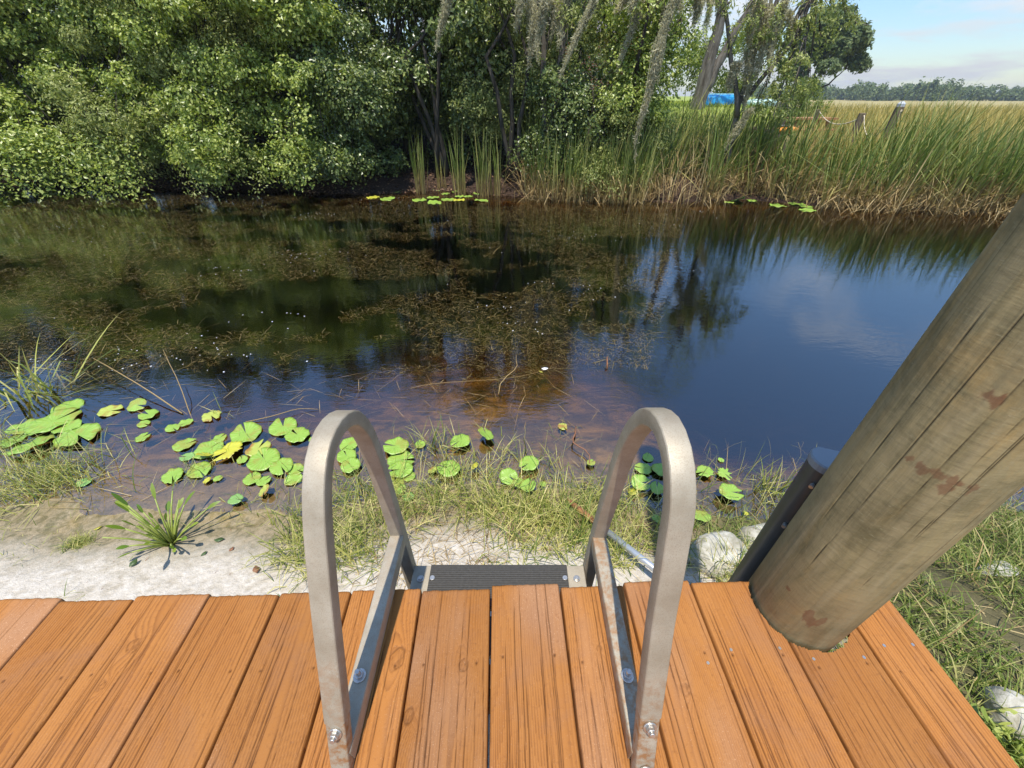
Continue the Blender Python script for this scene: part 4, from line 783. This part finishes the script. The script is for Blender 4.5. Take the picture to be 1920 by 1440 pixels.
n = 9000; x = rng.uniform(-9, 3.2, n); y = bank_y(x) + rng.uniform(-0.1, 2.2, n); az = rng.uniform(0, 6.28, n)
P0_ = np.stack([x, y, np.maximum(hgt(x, y), 0) + 0.012], -1); d_ = np.stack([np.cos(az), np.sin(az), rng.normal(0.05, .25, n)], -1); L_ = rng.uniform(.03, .075, n)[:, None, None]; C_ = P0_[:, None, :] + d_[:, None, :] * L_ * np.array([0, .5, 1])[None, :, None]
tag(np_mesh('leaf_litter', *strips(C_, np.array([.004, .017, .002]), np.stack([-np.sin(az), np.cos(az), rng.normal(0, .4, n)], -1)), leaf_mat('litter_leaf', ((0.045, 0.025, 0.016), (0.11, 0.06, 0.038), (0.26, 0.16, 0.10)), 0.1, 0.7, 0.3)), 'reddish brown fallen leaves covering the shaded far bank', 'leaf litter', kind='stuff')
# ------------------------------------------------------------------ trees
def leaves(P, Nn, size, asp=0.55, fold=0.25, droop=0.4):
    """leaf faces at P with normals near Nn: each a folded rhombus"""
    n = len(P); Nn = Nn + rng.normal(0, 0.55, (n, 3)); Nn /= np.linalg.norm(Nn, axis=1)[:, None] + 1e-9
    d = rng.normal(0, 1, (n, 3)); d[:, 2] -= droop; d -= Nn * (d * Nn).sum(1)[:, None]; d /= np.linalg.norm(d, axis=1)[:, None] + 1e-9
    s = np.cross(Nn, d); L = (size * rng.uniform(0.6, 1.35, n))[:, None]; w = L * asp / 2
    V = np.stack([P, P + d * L * 0.45 + s * w + Nn * w * fold, P + d * L - Nn * L * 0.10, P + d * L * 0.45 - s * w + Nn * w * fold], 1).reshape(-1, 3)
    b = np.arange(n)[:, None] * 4
    return V, np.concatenate([b + [0, 1, 2], b + [0, 2, 3]])
def crown_pts(cl, dens=1.0):
    P, Nn = [], []
    for cx, cy, cz, rx, ry, rz, n in cl:
        n = int(n * dens); m = max(4, n // 30)
        u = rng.normal(0, 1, (m, 3)); u /= np.linalg.norm(u, axis=1)[:, None]; rad = rng.uniform(0.35, 1.0, m)[:, None] ** 0.6
        sub = u * rad * np.array([rx, ry, rz]) + np.array([cx, cy, cz])
        i = rng.integers(0, m, n); sg = 0.15 * (rx * ry * rz) ** (1 / 3) ; off = rng.normal(0, 1, (n, 3)) * np.array([sg, sg, sg * 0.75]); off[:, 2] -= 0.35 * sg * (off[:, 0] ** 2 + off[:, 1] ** 2) / (sg * sg)
        P.append(sub[i] + off); Nn.append(u[i] * 0.6 + off / sg * 0.25 + np.array([0, -0.25, 0.7]))
    return np.concatenate(P), np.concatenate(Nn)
def tree(name, base, limbs, cl, leafmat, barkmat, label, size=0.05, asp=0.55, r0=0.10, catg='tree', hang=None, droop=0.4):
    root = tag(empty(name, base), label, catg); B = Vector(base)
    t = MB()
    for pts in limbs:
        pts = [Vector(p) - B for p in pts]; k = len(pts); r_ = r0 if pts[0].length < 0.4 else r0 * 0.6
        fine_ = []
        for i in range(k - 1):
            for j in range(4): fine_.append(pts[i].lerp(pts[i + 1], j / 4) + Vector(rng.normal(0, 0.02, 3)) * (1 if i + j else 0))
        fine_.append(pts[-1]); m = len(fine_); t.tube(fine_, [r_ * (1 - 0.75 * i / (m - 1)) for i in range(m)], 9)
    tip = [Vector(l[-1]) for l in limbs]
    for c in cl:                                            # a limb from the nearest trunk tip to each leaf mass
        cv = Vector(c[:3]); s = min(tip, key=lambda q: (q - cv).length); mid = s.lerp(cv, 0.5) + Vector((0, 0, 0.12))
        t.tube([s - B, mid - B, cv - B], [r0 * 0.3, r0 * 0.2, r0 * 0.07], 6)
        for _ in range(3):
            e = cv + Vector(rng.normal(0, 0.5, 3) * np.array(c[3:6])); t.tube([mid.lerp(cv, .5) - B, cv.lerp(e, .5) - B, e - B], [r0 * .10, r0 * .07, r0 * .03], 5)
    t.build('trunk', barkmat, root, smooth=True)
    P, Nn = crown_pts(cl)
    if hang is not None: P = np.concatenate([P, hang[0]]); Nn = np.concatenate([Nn, hang[1]])
    k = P[:, 2] > 0.03; P, Nn = P[k], Nn[k]
    V, F = leaves(P, Nn, size, asp, droop=droop); np_mesh('crown', V - np.array(base), F, leafmat, root)
    return root
def sprays(lst, n, sg):
    """hanging leafy sprays: polylines of world points, n leaves each"""
    P, Nn = [], []
    for pts in lst:
        A = smooth_path([list(p) for p in pts], 30); i = rng.integers(0, 30, n); o = rng.normal(0, sg, (n, 3)); P.append(A[i] + o); Nn.append(np.array([0, -0.5, 0.7]) + o / sg * 0.3)
    return np.concatenate(P), np.concatenate(Nn)
def by(x): return float(bank_y(x))
def mass(x, w, zlo, zhi, out, dep, n, k):
    """k leaf masses filling a shrub face at x, width w, from zlo to zhi, front at bank_y - out"""
    r = []
    for _ in range(k):
        f = rng.random(); z = zlo + (zhi - zlo) * f; yy = by(x) - out * (1 - 0.3 * f) * rng.uniform(0.3, 1.0) + dep * rng.random() ** 1.5; s = rng.uniform(0.24, 0.56)
        r.append((x + w * rng.uniform(-.55, .55), yy, z, s * 1.25, s, s * 0.6, int(n * 3.7 * s)))
    return r
SHR = [
 (-13.8, 2.8, 0.4, 3.6, 0.9, 1.3, 900, 24, 'leaf_a', .060, 'light green shrub running past the left edge of the far bank'),  # x, width, zlo, zhi, out, depth, leaves per mass, masses, leaf material, size, label
 (-11.2, 3.6, 0.4, 3.9, 1.0, 1.3, 900, 36, 'leaf_a', .060, 'light green shrub overhanging the water at the far left edge'),
 (-8.6, 3.5, 0.35, 3.9, 1.1, 1.2, 950, 38, 'leaf_a', .056, 'big sunlit light green shrub second from the left on the far bank'),
 (-6.4, 3.2, 0.5, 3.8, 0.85, 1.1, 950, 34, 'leaf_b', .050, 'grey green shrub with dark hollows under its low branches'),
 (-4.6, 2.9, 0.45, 3.8, 0.9, 1.2, 1000, 38, 'leaf_a', .052, 'sunlit shrub whose leafy branch droops to the water'),
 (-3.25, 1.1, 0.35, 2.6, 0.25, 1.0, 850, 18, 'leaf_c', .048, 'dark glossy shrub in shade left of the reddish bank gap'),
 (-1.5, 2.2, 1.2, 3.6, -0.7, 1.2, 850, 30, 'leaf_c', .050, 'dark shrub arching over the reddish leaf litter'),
 (0.0, 1.8, 1.15, 3.6, -0.85, 1.3, 850, 28, 'leaf_b', .046, 'olive grey green shrub behind the green cattail clumps'),
 (1.1, 1.2, 0.6, 1.9, -0.5, 1.1, 700, 13, 'leaf_c', .045, 'dark shrub at the foot of the moss draped trunk'),
 (2.0, 1.1, 0.4, 1.55, -0.4, 1.0, 700, 13, 'leaf_b', .045, 'grey green bush left of the longest hanging moss'),
 (2.35, 0.8, 1.3, 2.9, -0.5, 1.0, 650, 12, 'leaf_a', .045, 'upright leafy sapling between the brick house and the longest moss'),
]
for i, (x, w, zl, zh, out, dp, nl, km, lm, sz, lb) in enumerate(SHR):
    yb = by(x) + 0.5; base = (x, yb, float(hgt(x, yb)) - 0.05); cl = mass(x, w, zl, zh, out, dp, nl, int(km * 1.35))
    limbs = [[(x + rng.uniform(-.15, .15), yb, base[2]), (x + rng.uniform(-.4, .4) * w, yb + rng.uniform(-.4, .3), zl + 0.4 * (zh - zl)), (x + rng.uniform(-.5, .5) * w, yb + rng.uniform(-.6, .4), zh * 0.9)] for _ in range(4)]
    hg = None
    sp = []
    for _ in range(7 if out > 0.5 else 0):
        xx = x + w * rng.uniform(-.5, .5); z0 = rng.uniform(zl + .2, zl + 1.2); y0 = by(xx) - out * .4; sp.append([(xx, y0, z0), (xx + .12 * rng.normal(), y0 - .35, z0 - .12), (xx + .2 * rng.normal(), y0 - .6, z0 - .55), (xx + .2 * rng.normal(), y0 - .66, max(.08, z0 - 1.0))])
    if i == 4: e = G(552, 352, 0.08); sp += [[(e.x - .5, e.y + .7, 1.7), (e.x - .25, e.y + .3, 1.35), (e.x - .08, e.y + .05, .75), (e.x + .02, e.y, .08)]] * 3
    if i in (0, 1, 2): sp += [[(x + d_, by(x) - out, 1.0), (x + d_, by(x) - out - .3, .7), (x + d_ + .1, by(x) - out - .45, .1)] for d_ in np.linspace(-w / 2, w / 2, 9)]
    hg = sprays(sp, 170, 0.10) if sp else None
    tree('bank_shrub', base, limbs, cl, M[lm], M['bark_dark'], lb, sz * 1.14, 0.66 if lm != 'leaf_b' else 0.42, 0.05, 'shrub', hg, 0.6)
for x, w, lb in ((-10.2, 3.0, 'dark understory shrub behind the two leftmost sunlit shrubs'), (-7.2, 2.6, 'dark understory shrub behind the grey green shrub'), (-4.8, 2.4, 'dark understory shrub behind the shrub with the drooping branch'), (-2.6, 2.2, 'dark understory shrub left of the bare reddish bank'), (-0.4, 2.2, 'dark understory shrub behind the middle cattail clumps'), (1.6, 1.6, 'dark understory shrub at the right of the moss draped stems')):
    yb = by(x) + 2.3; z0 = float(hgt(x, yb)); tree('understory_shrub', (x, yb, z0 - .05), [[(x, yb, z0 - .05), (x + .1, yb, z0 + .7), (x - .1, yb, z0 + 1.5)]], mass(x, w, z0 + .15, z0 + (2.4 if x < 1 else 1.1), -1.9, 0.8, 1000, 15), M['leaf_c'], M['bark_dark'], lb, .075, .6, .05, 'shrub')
cl = [(x_ + rng.uniform(-.5, .5), 13.2 - .13 * x_ * .5 + rng.uniform(-.5, .6), 0.9 + 3.4 * rng.random(), .75, .6, .5, 330) for x_ in np.repeat(np.arange(-24, 1.6, 0.8), 5)]
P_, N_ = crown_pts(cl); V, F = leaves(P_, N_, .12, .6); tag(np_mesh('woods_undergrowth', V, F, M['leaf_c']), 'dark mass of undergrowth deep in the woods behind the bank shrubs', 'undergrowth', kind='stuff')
# tall trees behind (their tops only show mirrored in the canal)
TT = [(-20.5, 13.5, 8.2, 2.2), (-17.0, 13.0, 8.0, 2.2), (-13.8, 12.5, 7.8, 2.0), (-10.8, 12.0, 7.6, 1.9), (-8.0, 11.6, 7.2, 1.7), (-5.4, 11.4, 6.9, 1.6), (-3.2, 11.0, 7.2, 1.5), (-1.0, 11.0, 7.8, 1.5), (0.9, 11.2, 7.6, 1.4)]
TL = ['tallest dark tree beyond the far left end of the shrubs', 'tall dark tree half hidden at the far left edge', 'tall dark tree standing behind the leftmost shrub', 'tall dark tree behind the big sunlit shrub', 'tall dark tree behind the gap of the second and third shrubs', 'tall dark tree behind the shrub whose branch droops', 'tall dark tree behind the shaded glossy shrub', 'tall dark tree behind the reddish bank gap', 'tall dark tree behind the moss draped trunk']
for (x, y, h, w), lb in zip(TT, TL):
    z0 = float(hgt(x, y)); cl = []
    for _ in range(46):
        f = rng.random(); rr = w * (1.0 - 0.5 * f) * math.sqrt(rng.random()); a = rng.uniform(0, 6.28); s = rng.uniform(.5, .85); cl.append((x + rr * math.cos(a), y + rr * math.sin(a) * .8, z0 + 0.35 + (h - 0.9) * f, s, s, s * .6, 620))
    tree('tall_tree', (x, y, z0 - .1), [[(x, y, z0 - .1), (x + .2, y, z0 + h * .4), (x - .1, y, z0 + h * .8)], [(x + .1, y, z0 + h * .3), (x + w * .5, y - .3, z0 + h * .6), (x + w * .6, y, z0 + h * .8)]], cl, M['leaf_c'], M['bark_dark'], lb, .085, .55, .14)
# moss trunk and the two leaning trunks
def moss(name, top, length, spread, n, label, seg=14, taper=0.35, sway=(0, 0)):
    """grey strands hung in tufts from a twig: each tuft its own length, curly and thinning out downward"""
    top = Vector(top); t = np.linspace(0, 1, seg); m = max(1, int(spread / 0.05)); 
    tx = np.linspace(-1, 1, m) * spread * (m > 1) + rng.normal(0, .02, m); ty = rng.normal(0, spread * .35, m); tl = length * (rng.uniform(0.35, 1.0, m) if m > 1 else np.ones(1)); tz = rng.uniform(-.12, .12, m) * (m > 1)
    i = np.where(rng.random(n) < .5, rng.integers(0, m, n), (rng.random(n) ** 2 * m).astype(int)); ln = tl[i] * (0.12 + 0.88 * rng.random(n) ** 1.7); st = rng.uniform(0, 0.45, n) * (tl[i] - ln)
    s_ = np.minimum((st[:, None] + t[None] * ln[:, None]) / tl[i][:, None], 1.0)
    fat = (0.014 + 0.22 * min(spread, .12)) * (1 - (1 - taper * .5) * s_) * (0.6 + 0.8 * vnoise(s_ * length * 4 + i[:, None] * 7.7, 0 * s_))
    a0 = rng.normal(0, 1, (n, 2)); C = np.zeros((n, seg, 3))
    wob = lambda k: 0.13 * (vnoise(s_ * length * 1.6 + k, i[:, None] + 0 * s_ + k) - .5)
    C[:, :, 0] = tx[i][:, None] + a0[:, :1] * fat + np.cumsum(rng.normal(0, .008, (n, seg)), 1) * (1 - .8 * s_) + sway[0] * s_ ** 1.2 + wob(3); C[:, :, 1] = ty[i][:, None] + a0[:, 1:] * fat + np.cumsum(rng.normal(0, .008, (n, seg)), 1) * (1 - .8 * s_) + sway[1] * s_ + wob(8); C[:, :, 2] = tz[i][:, None] - s_ * tl[i][:, None] + rng.normal(0, .01, (n, seg))
    az = rng.uniform(0, 6.28, n); V, F = strips(C, np.interp(t, [0, .5, 1], [.0035, .004, .0015])[None] * rng.uniform(.6, 1.3, n)[:, None], np.stack([np.cos(az), np.sin(az), rng.normal(0, .9, n)], -1))
    q = n * 22; i2 = rng.integers(0, n, q); j = rng.integers(0, seg, q); P = C[i2, j]; cu = rng.normal(0, .026, (q, 3)); cu[:, 2] -= .012; C2 = np.stack([P, P + cu * .6, P + cu * .9 + rng.normal(0, .014, (q, 3))], 1); a2 = rng.uniform(0, 6.28, q)
    o = np_mesh(name, *cat([(V, F), strips(C2, np.array([.0035, .003, .001])[None], np.stack([np.cos(a2), np.sin(a2), rng.normal(0, 1.2, q)], -1))]), M['moss']); o.location = top
    return tag(o, label, 'spanish moss', 'spanish moss hanging from the bank trees')
def hangmoss(pt, pb, y, spread, n, label, taper=.3, sway=0.0):
    a = AtY(pt[0], pt[1], y); b = AtY(pb[0], pb[1], y); moss('spanish_moss', (a.x, y, a.z), a.z - b.z, spread, n, label, taper=taper, sway=(b.x - a.x, sway))
T1 = G(1010, 330, .3); y1 = 8.75
tree('mossy_tree', (0.62, y1, 0.15), [[(0.62, y1, .1), (.60, y1, 1.4), (.45, y1, 3.2), (.3, y1 + .2, 5.0)], [(.66, y1 + .1, .1), (.80, y1, 1.8), (.95, y1, 3.6), (1.1, y1, 4.8)]],
     [(.2, 8.9, 3.6, .8, .7, .5, 900), (1.1, 8.8, 4.2, .8, .7, .6, 900), (.4, 9.1, 5.0, .9, .8, .6, 1000), (1.3, 9.2, 5.3, .8, .7, .6, 800), (-.3, 8.6, 3.0, .6, .5, .4, 700), (1.5, 8.5, 3.2, .6, .5, .4, 600), (1.0, 8.6, 2.75, .5, .4, .25, 500)] + [tuple(AtY(px, py, 8.9)) + (s_, s_ * .8, s_ * .7, n_) for px, py, s_, n_ in ((1060, 50, .35, 420), (1100, 80, .28, 330), (1135, 100, .3, 420), (1150, 160, .28, 380), (1030, 100, .22, 240), (1010, 160, .25, 280), (1130, 40, .35, 420), (1190, 60, .3, 330), (1150, 15, .32, 420), (1155, 65, .28, 420), (1165, 115, .26, 380), (1185, 150, .24, 320), (1118, 12, .3, 420), (1112, 62, .24, 330), (1205, 20, .3, 380))], M['leaf_b'], M['bark'], 'moss draped tree with slender grey stems right of the cattail clumps', .06, .4, .075)
xa, ya = 4.10, 8.55
tree('leaning_tree', (xa, ya, 0.0), [[(xa, ya, -.15), (xa - .03, ya, 1.0), (xa - .05, ya + .05, 2.0), (xa + .1, ya + .1, 3.2)], [(xa - .04, ya, 1.3), (xa - .45, ya + .1, 2.3), (xa - .9, ya + .2, 3.3), (xa - 1.2, ya + .2, 4.2)], [(xa - .02, ya, 1.5), (xa + .45, ya - .1, 2.3), (xa + .6, ya, 3.0)], [(xa + .05, ya, 2.2), (xa + .1, ya, 3.2), (xa - .2, ya, 4.5)]],
     [(xa - 1.3, ya + .1, 4.0, .8, .6, .5, 900), (xa - .2, ya, 4.5, .9, .7, .55, 1000), (xa + .5, ya, 3.6, .7, .55, .45, 700), (xa - .9, ya, 3.0, .5, .4, .3, 350), (xa + .75, ya - .1, 2.75, .5, .4, .3, 420), (xa - .6, ya + .2, 5.1, .8, .6, .5, 800), (xa - 1.9, ya + .2, 3.5, .6, .5, .4, 500), (xa + .25, ya - .1, 1.9, .45, .35, .35, 380), (xa + .55, ya, 1.55, .35, .3, .4, 330), (xa + .9, ya, 3.1, .5, .4, .25, 260), (xa - .25, ya, 2.5, .4, .35, .35, 260)] + [tuple(AtY(px, py, 8.5 + .25 * math.sin(px))) + (s_, s_ * .8, s_ * .75, n_) for px, py, s_, n_ in ((1430, 40, .35, 420), (1480, 55, .32, 420), (1520, 25, .3, 340), (1500, 105, .28, 380), (1470, 150, .26, 340), (1535, 75, .26, 260), (1590, 22, .25, 130), (1605, 45, .16, 60), (1440, 105, .28, 340), (1488, 178, .22, 260), (1340, 30, .22, 90), (1290, 10, .25, 160), (1560, 10, .3, 240), (1515, 150, .2, 160), (1420, 190, .18, 120), (1450, 215, .2, 160), (1400, 20, .3, 260))], M['leaf_b'], M['bark'], 'slender grey tree draped in moss with its foot in the reeds', .062, .36, .075)
xb, yb_ = 5.0, 13.0
tree('forked_tree', (xb, yb_, 1.0), [[(xb, yb_, .9), (xb + .05, yb_, 2.0), (xb + .1, yb_, 3.2), (xb - .1, yb_, 5.4)], [(xb + .02, yb_, 1.5), (xb + .55, yb_, 2.9), (xb + 1.0, yb_, 4.0), (xb + 1.2, yb_, 5.4)]],
     [(xb - .2, yb_, 5.2, 1.1, .9, .7, 900), (xb + 1.2, yb_, 5.2, 1.1, .9, .7, 900), (xb + .6, yb_, 6.2, 1.2, 1, .8, 900), (xb + 1.9, yb_, 4.3, .7, .6, .4, 380)], M['leaf_b'], M['bark'], 'forked thick grey trunked tree beside the blue boat', .08, .4, .22)
for i, (pt, pb, y, s, n, lb, tp, sw) in enumerate([
 ((1262, -30), (1188, 300), 7.9, .085, 300, 'longest pale grey moss strand hanging almost to the reeds', .12, -.05),
 ((1215, -30), (1185, 40), 8.1, .24, 420, 'broad fringe of moss at the top right of the longest strand', .6, 0),
 ((1290, -30), (1270, 60), 8.1, .22, 400, 'ragged moss fringe at the top of the leaning trunk', .6, 0),
 ((1112, -20), (1047, 158), 8.2, .05, 130, 'thin pale moss strand hanging in front of the brick house', .2, 0),
 ((1185, 20), (1155, 140), 8.2, .05, 90, 'short wispy moss strand left of the longest strand', .3, 0),
 ((1000, -20), (985, 160), 8.4, .17, 340, 'grey moss curtain on the moss draped tree, the left one', .5, 0),
 ((1040, -20), (1018, 190), 8.5, .16, 220, 'grey moss curtain on the moss draped tree, the right one', .5, 0),
 ((835, -20), (820, 95), 8.4, .08, 120, 'tan moss tangle among the olive grey shrub leaves', .5, 0),
 ((1395, 100), (1368, 225), 8.5, .13, 320, 'moss veil over the lower leaning trunk', .6, 0),
 ((1440, -10), (1400, 170), 8.45, .17, 430, 'wide moss veil right of the leaning trunk', .5, 0),
 ((1335, -20), (1318, 100), 12.9, .22, 200, 'moss sheath on the left stem of the forked tree', .6, 0),
 ((1405, 200), (1350, 300), 8.4, .07, 100, 'lowest moss tatter on the leaning trunk above the reeds', .3, 0),
 ((1475, 10), (1450, 120), 8.5, .10, 120, 'moss tuft under the right branch of the leaning tree', .4, 0)]):
    hangmoss(pt, pb, y, s, n, lb, tp, sw)
# sunlit shrubs behind the lawn
for k, (x, y, h, w, lb) in enumerate([(8.2, 21.0, 2.6, 2.0, 'bright green bush behind the blue boat, the left one'), (10.4, 22.5, 3.1, 2.0, 'bright green bush behind the blue boat, the right one'), (6.2, 23.5, 3.6, 2.2, 'tallest bright green bush beyond the lawn'), (13.2, 22, 2.0, 1.7, 'low bright bush behind the picnic table')]):
    z0 = float(hgt(x, y)); cl = [(x + w * rng.uniform(-.5, .5), y + rng.uniform(-.5, .5), z0 + .3 + (h - .6) * rng.random(), .65, .55, .5, 420) for _ in range(12)]
    tree('garden_bush', (x, y, z0 - .05), [[(x, y, z0 - .05), (x + .1, y, z0 + h * .4), (x, y, z0 + h * .7)]], cl, M['leaf_y'], M['bark_dark'], lb, .10, .55, .06, 'bush')
# distant oak
def oak(x, y, h, w, label, n=26, lf=650):
    z0 = float(hgt(x, y)); cl = []
    for _ in range(n):
        a = rng.uniform(0, 6.28); f = rng.random() ** .7; rr = w * math.sqrt(rng.random()) * math.sqrt(max(0, 1 - (f - .25) ** 2 / .62)); cl.append((x + rr * math.cos(a), y + rr * math.sin(a), z0 + h * (.24 + .66 * f), w * .26, w * .26, w * .17, lf))
    tree('oak_tree', (x, y, z0 - .2), [[(x, y, z0 - .2), (x + .1, y, z0 + h * .25), (x, y, z0 + h * .5)], [(x, y, z0 + h * .18), (x + w * .5, y, z0 + h * .26), (x + w * .8, y, z0 + h * .40)], [(x, y, z0 + h * .15), (x - w * .4, y, z0 + h * .3), (x - w * .6, y, z0 + h * .45)]], cl, M['leaf_far'], M['bark_dark'], label, .26, .6, w * .06)
oak(27.2, 45.0, 7.6, 3.3, 'large domed dark oak standing alone by the marsh', 44, 900)
# far tree line: trees one can tell apart
TLN = [(x, 215 + 25 * math.sin(i * 1.9), 4.9 + 0.8 * math.sin(i * 2.3) + 0.6 * math.sin(i * 5.1), 9) for i, x in enumerate(np.linspace(110, 440, 70))]
P, Nn = crown_pts([(x + rng.normal(0, 4), y + rng.normal(0, 5), h * f, w * .75, w * .6, h * .30, 560) for x, y, h, w in TLN for f in (.35, .62, .82)]); k = P[:, 2] > -.2; V, F = leaves(P[k], Nn[k], 0.95, .7)
tag(np_mesh('far_treeline', V, F, M['leaf_far']), 'low grey green tree line across the marsh on the horizon', 'trees', kind='stuff')

# ------------------------------------------------------------------ things on the far bank
hs = empty('brick_house', (1.2, 22.0, 0)); hz = float(hgt(1.2, 22.0)) - .1; hs.location.z = hz; tag(hs, 'red brick house glimpsed between the trees', 'house')
b = MB(); b.box((0, 3, 1.25), (9.0, 6, 2.5)); b.build('wall', M['brick'], hs)
b = MB(); b.add([(-5, -.6, 2.45), (5, -.6, 2.45), (5, 6.6, 2.45), (-5, 6.6, 2.45), (-5, 3, 3.9), (5, 3, 3.9)], [(0, 1, 5, 4), (2, 3, 4, 5), (0, 4, 3), (1, 2, 5), (3, 2, 1, 0)]); b.build('roof', M['roof'], hs)
for wx in (-2.9,):
    b = MB(); b.box((wx, -.02, 1.5), (1.1, .08, 1.2)); wf = b.build('window', M['white'], hs); b = MB(); b.box((wx, -.07, 1.5), (.95, .03, 1.05)); b.build('pane', M['glass'], wf)
q = AtY(1092, 172, 20.5); z0 = float(hgt(q.x, 20.5)); ch = tag(empty('garden_chair', (q.x, 20.5, z0)), 'white garden chair in front of the brick house', 'chair')
b = MB(); b.box((0, 0, .36), (.55, .5, .05)); b.build('seat', M['white'], ch); b = MB(); b.box((0, .24, .56), (.55, .05, .42)); b.build('backrest', M['white'], ch)
for sx in (-.24, .24):
    for sy in (-.2, .2): b = MB(); b.box((sx, sy, .17), (.05, .05, .34)); b.build('leg', M['white'], ch)
def hull(name, c, L, wd, hh, rz, mat, label):
    n, m = 17, 12; V = []
    for i in range(n):
        u = -1 + 2 * i / (n - 1); w_ = wd / 2 * max(1 - abs(u) ** 2.6, 0.03) ; h_ = hh * (0.55 + 0.45 * (1 - abs(u) ** 3)) ; k0 = hh * .18 * abs(u) ** 3
        for j in range(m): t = 2 * math.pi * j / m; V.append((u * L / 2, w_ * math.cos(t), k0 + h_ / 2 + h_ / 2 * math.sin(t) * (0.9 if math.sin(t) > 0 else 1)))
    F = [(i * m + j, (i + 1) * m + j, (i + 1) * m + (j + 1) % m, i * m + (j + 1) % m) for i in range(n - 1) for j in range(m)] + [tuple(range(m)), tuple((n - 1) * m + j for j in range(m - 1, -1, -1))]
    root = tag(empty(name, c, rz), label, 'kayak'); b = MB(); b.add(V, F); b.build('hull', mat, root, smooth=True)
    b = MB(); b.tube([(L * .17 * math.cos(t), wd * .30 * math.sin(t), hh * 1.0) for t in np.linspace(0, 6.283, 20)], .02, 6, False); b.build('cockpit_rim', M['fender'], root, smooth=True)
def onland(px, py, y): q = AtY(px, py, y); return (q.x, y, float(hgt(q.x, y)))
q = onland(1345, 200, 14.6); dr = tag(empty('boat', q, .03), 'bright blue overturned boat on the lawn across the canal', 'boat')
b = MB(); n = 9
for i in range(n):
    pass
Vb = []; 
for i in range(n):
    u = -1 + 2 * i / (n - 1); w_ = .38 * (1 - .25 * abs(u) ** 3)
    for yy, zz in ((-w_, 0), (-w_ * 1.02, .12), (-w_ * .85, .30), (-w_ * .5, .36), (w_ * .5, .36), (w_ * .85, .30), (w_ * 1.02, .12), (w_, 0)): Vb.append((u * .62, yy, .8 * zz * (1 - .12 * abs(u) ** 4)))
b.add(Vb, [(i * 8 + j, i * 8 + (j + 1) % 8, (i + 1) * 8 + (j + 1) % 8, (i + 1) * 8 + j) for i in range(n - 1) for j in range(8)] + [tuple(range(7, -1, -1)), tuple((n - 1) * 8 + j for j in range(8))]); b.build('hull', M['blue'], dr, bevel=.01)
b = MB(); b.bar((-.63, 0, .30), (.63, 0, .30), .04, .03); b.build('keel', M['mint'], dr)
b = MB(); b.add([(x_, yy * 1.04, zz * .86) for x_ in (.40, .60) for yy, zz in ((-.36, .015), (-.37, .12), (-.31, .30), (-.18, .36), (.18, .36), (.31, .30), (.37, .12), (.36, .015))], [(j, (j + 1) % 8, 8 + (j + 1) % 8, 8 + j) for j in range(8)] + [tuple(range(7, -1, -1)), tuple(range(8, 16))]); b.build('stern_band', M['white'], dr)
hull('kayak', onland(1422, 207, 13.6), .95, .42, .24, .1, M['mint'], 'pale mint green kayak between the leaning trunk and the orange kayak')
hull('kayak', onland(1475, 217, 13.0), .95, .40, .20, .05, M['orange'], 'orange kayak low on the bank before the picnic table')
q = onland(1520, 210, 15.5); pt = tag(empty('picnic_table', q, .1), 'brown timber picnic table beyond the orange kayak', 'table')
b = MB()
for k in range(4): b.box((0, -.3 + k * .2, .72), (1.5, .18, .05))
b.build('tabletop', M['timber'], pt)
for sy in (-.7, .7): b = MB(); b.box((0, sy, .44), (1.5, .26, .045)); b.build('bench', M['timber'], pt)
for sx in (-.55, .55):
    for sy in (-1, 1): b = MB(); b.bar((sx, sy * .62, 0), (sx, sy * .15, .70), .09, .05); b.build('leg', M['timber'], pt)
P1 = AtY(1688, 200, 9.6); P2 = AtY(1618, 212, 10.6); P0 = AtY(1535, 205, 12.5)
posts = []
for (p, r_, lb) in ((P1, .075, 'nearest dark mooring post with a white cap standing in the marsh'), (P2, .07, 'second mooring post left of the white capped one'), (P0, .05, 'slim mooring post nearest the picnic table')):
    z0 = float(hgt(p.x, p.y)) - .2; root = tag(empty('mooring_post', (p.x, p.y, z0)), lb, 'post', 'mooring posts in the marsh'); b = MB(); b.tube([(0, 0, 0), (0, 0, p.z - z0)], r_, 14); b.build('post_shaft', M['post'], root, bevel=.006)
    if r_ > .072: b = MB(); b.tube([(0, 0, p.z - z0), (0, 0, p.z - z0 + .05), (0, 0, p.z - z0 + .09)], [r_ * .9, r_ * .9, .02], 12); b.build('post_cap', M['cap'], root)
    posts.append(Vector((p.x, p.y, p.z - .05)))
for i, lb in ((0, 'drooping pale rope between the two mooring posts'), (1, 'drooping rope running left toward the picnic table')):
    a, c = posts[i], posts[i + 1]; dirv = (c - a); off_ = Vector((0, -.08, 0)); stick('rope', [a + off_ + dirv * t - Vector((0, 0, .42 * 4 * t * (1 - t) * (1 if i == 0 else .5))) for t in np.linspace(0, 1, 14)], .015, M['rope'], lb, 'rope')

# ------------------------------------------------------------------ air: thin even haze round everything
hz_ = MB(); hz_.box((0, 0, 6.0), (3600, 3600, 17.0)); hm = Mat('hazy_air'); pv = hm.n('ShaderNodeVolumePrincipled', {'Color': (0.80, 0.88, 0.95, 1), 'Density': 0.0006, 'Anisotropy': 0.2}); hm.L.new(pv.outputs[0], hm.out.inputs[1])
tag(hz_.build('haze', hm.m), 'thin pale summer haze over the marsh', 'haze', kind='stuff')
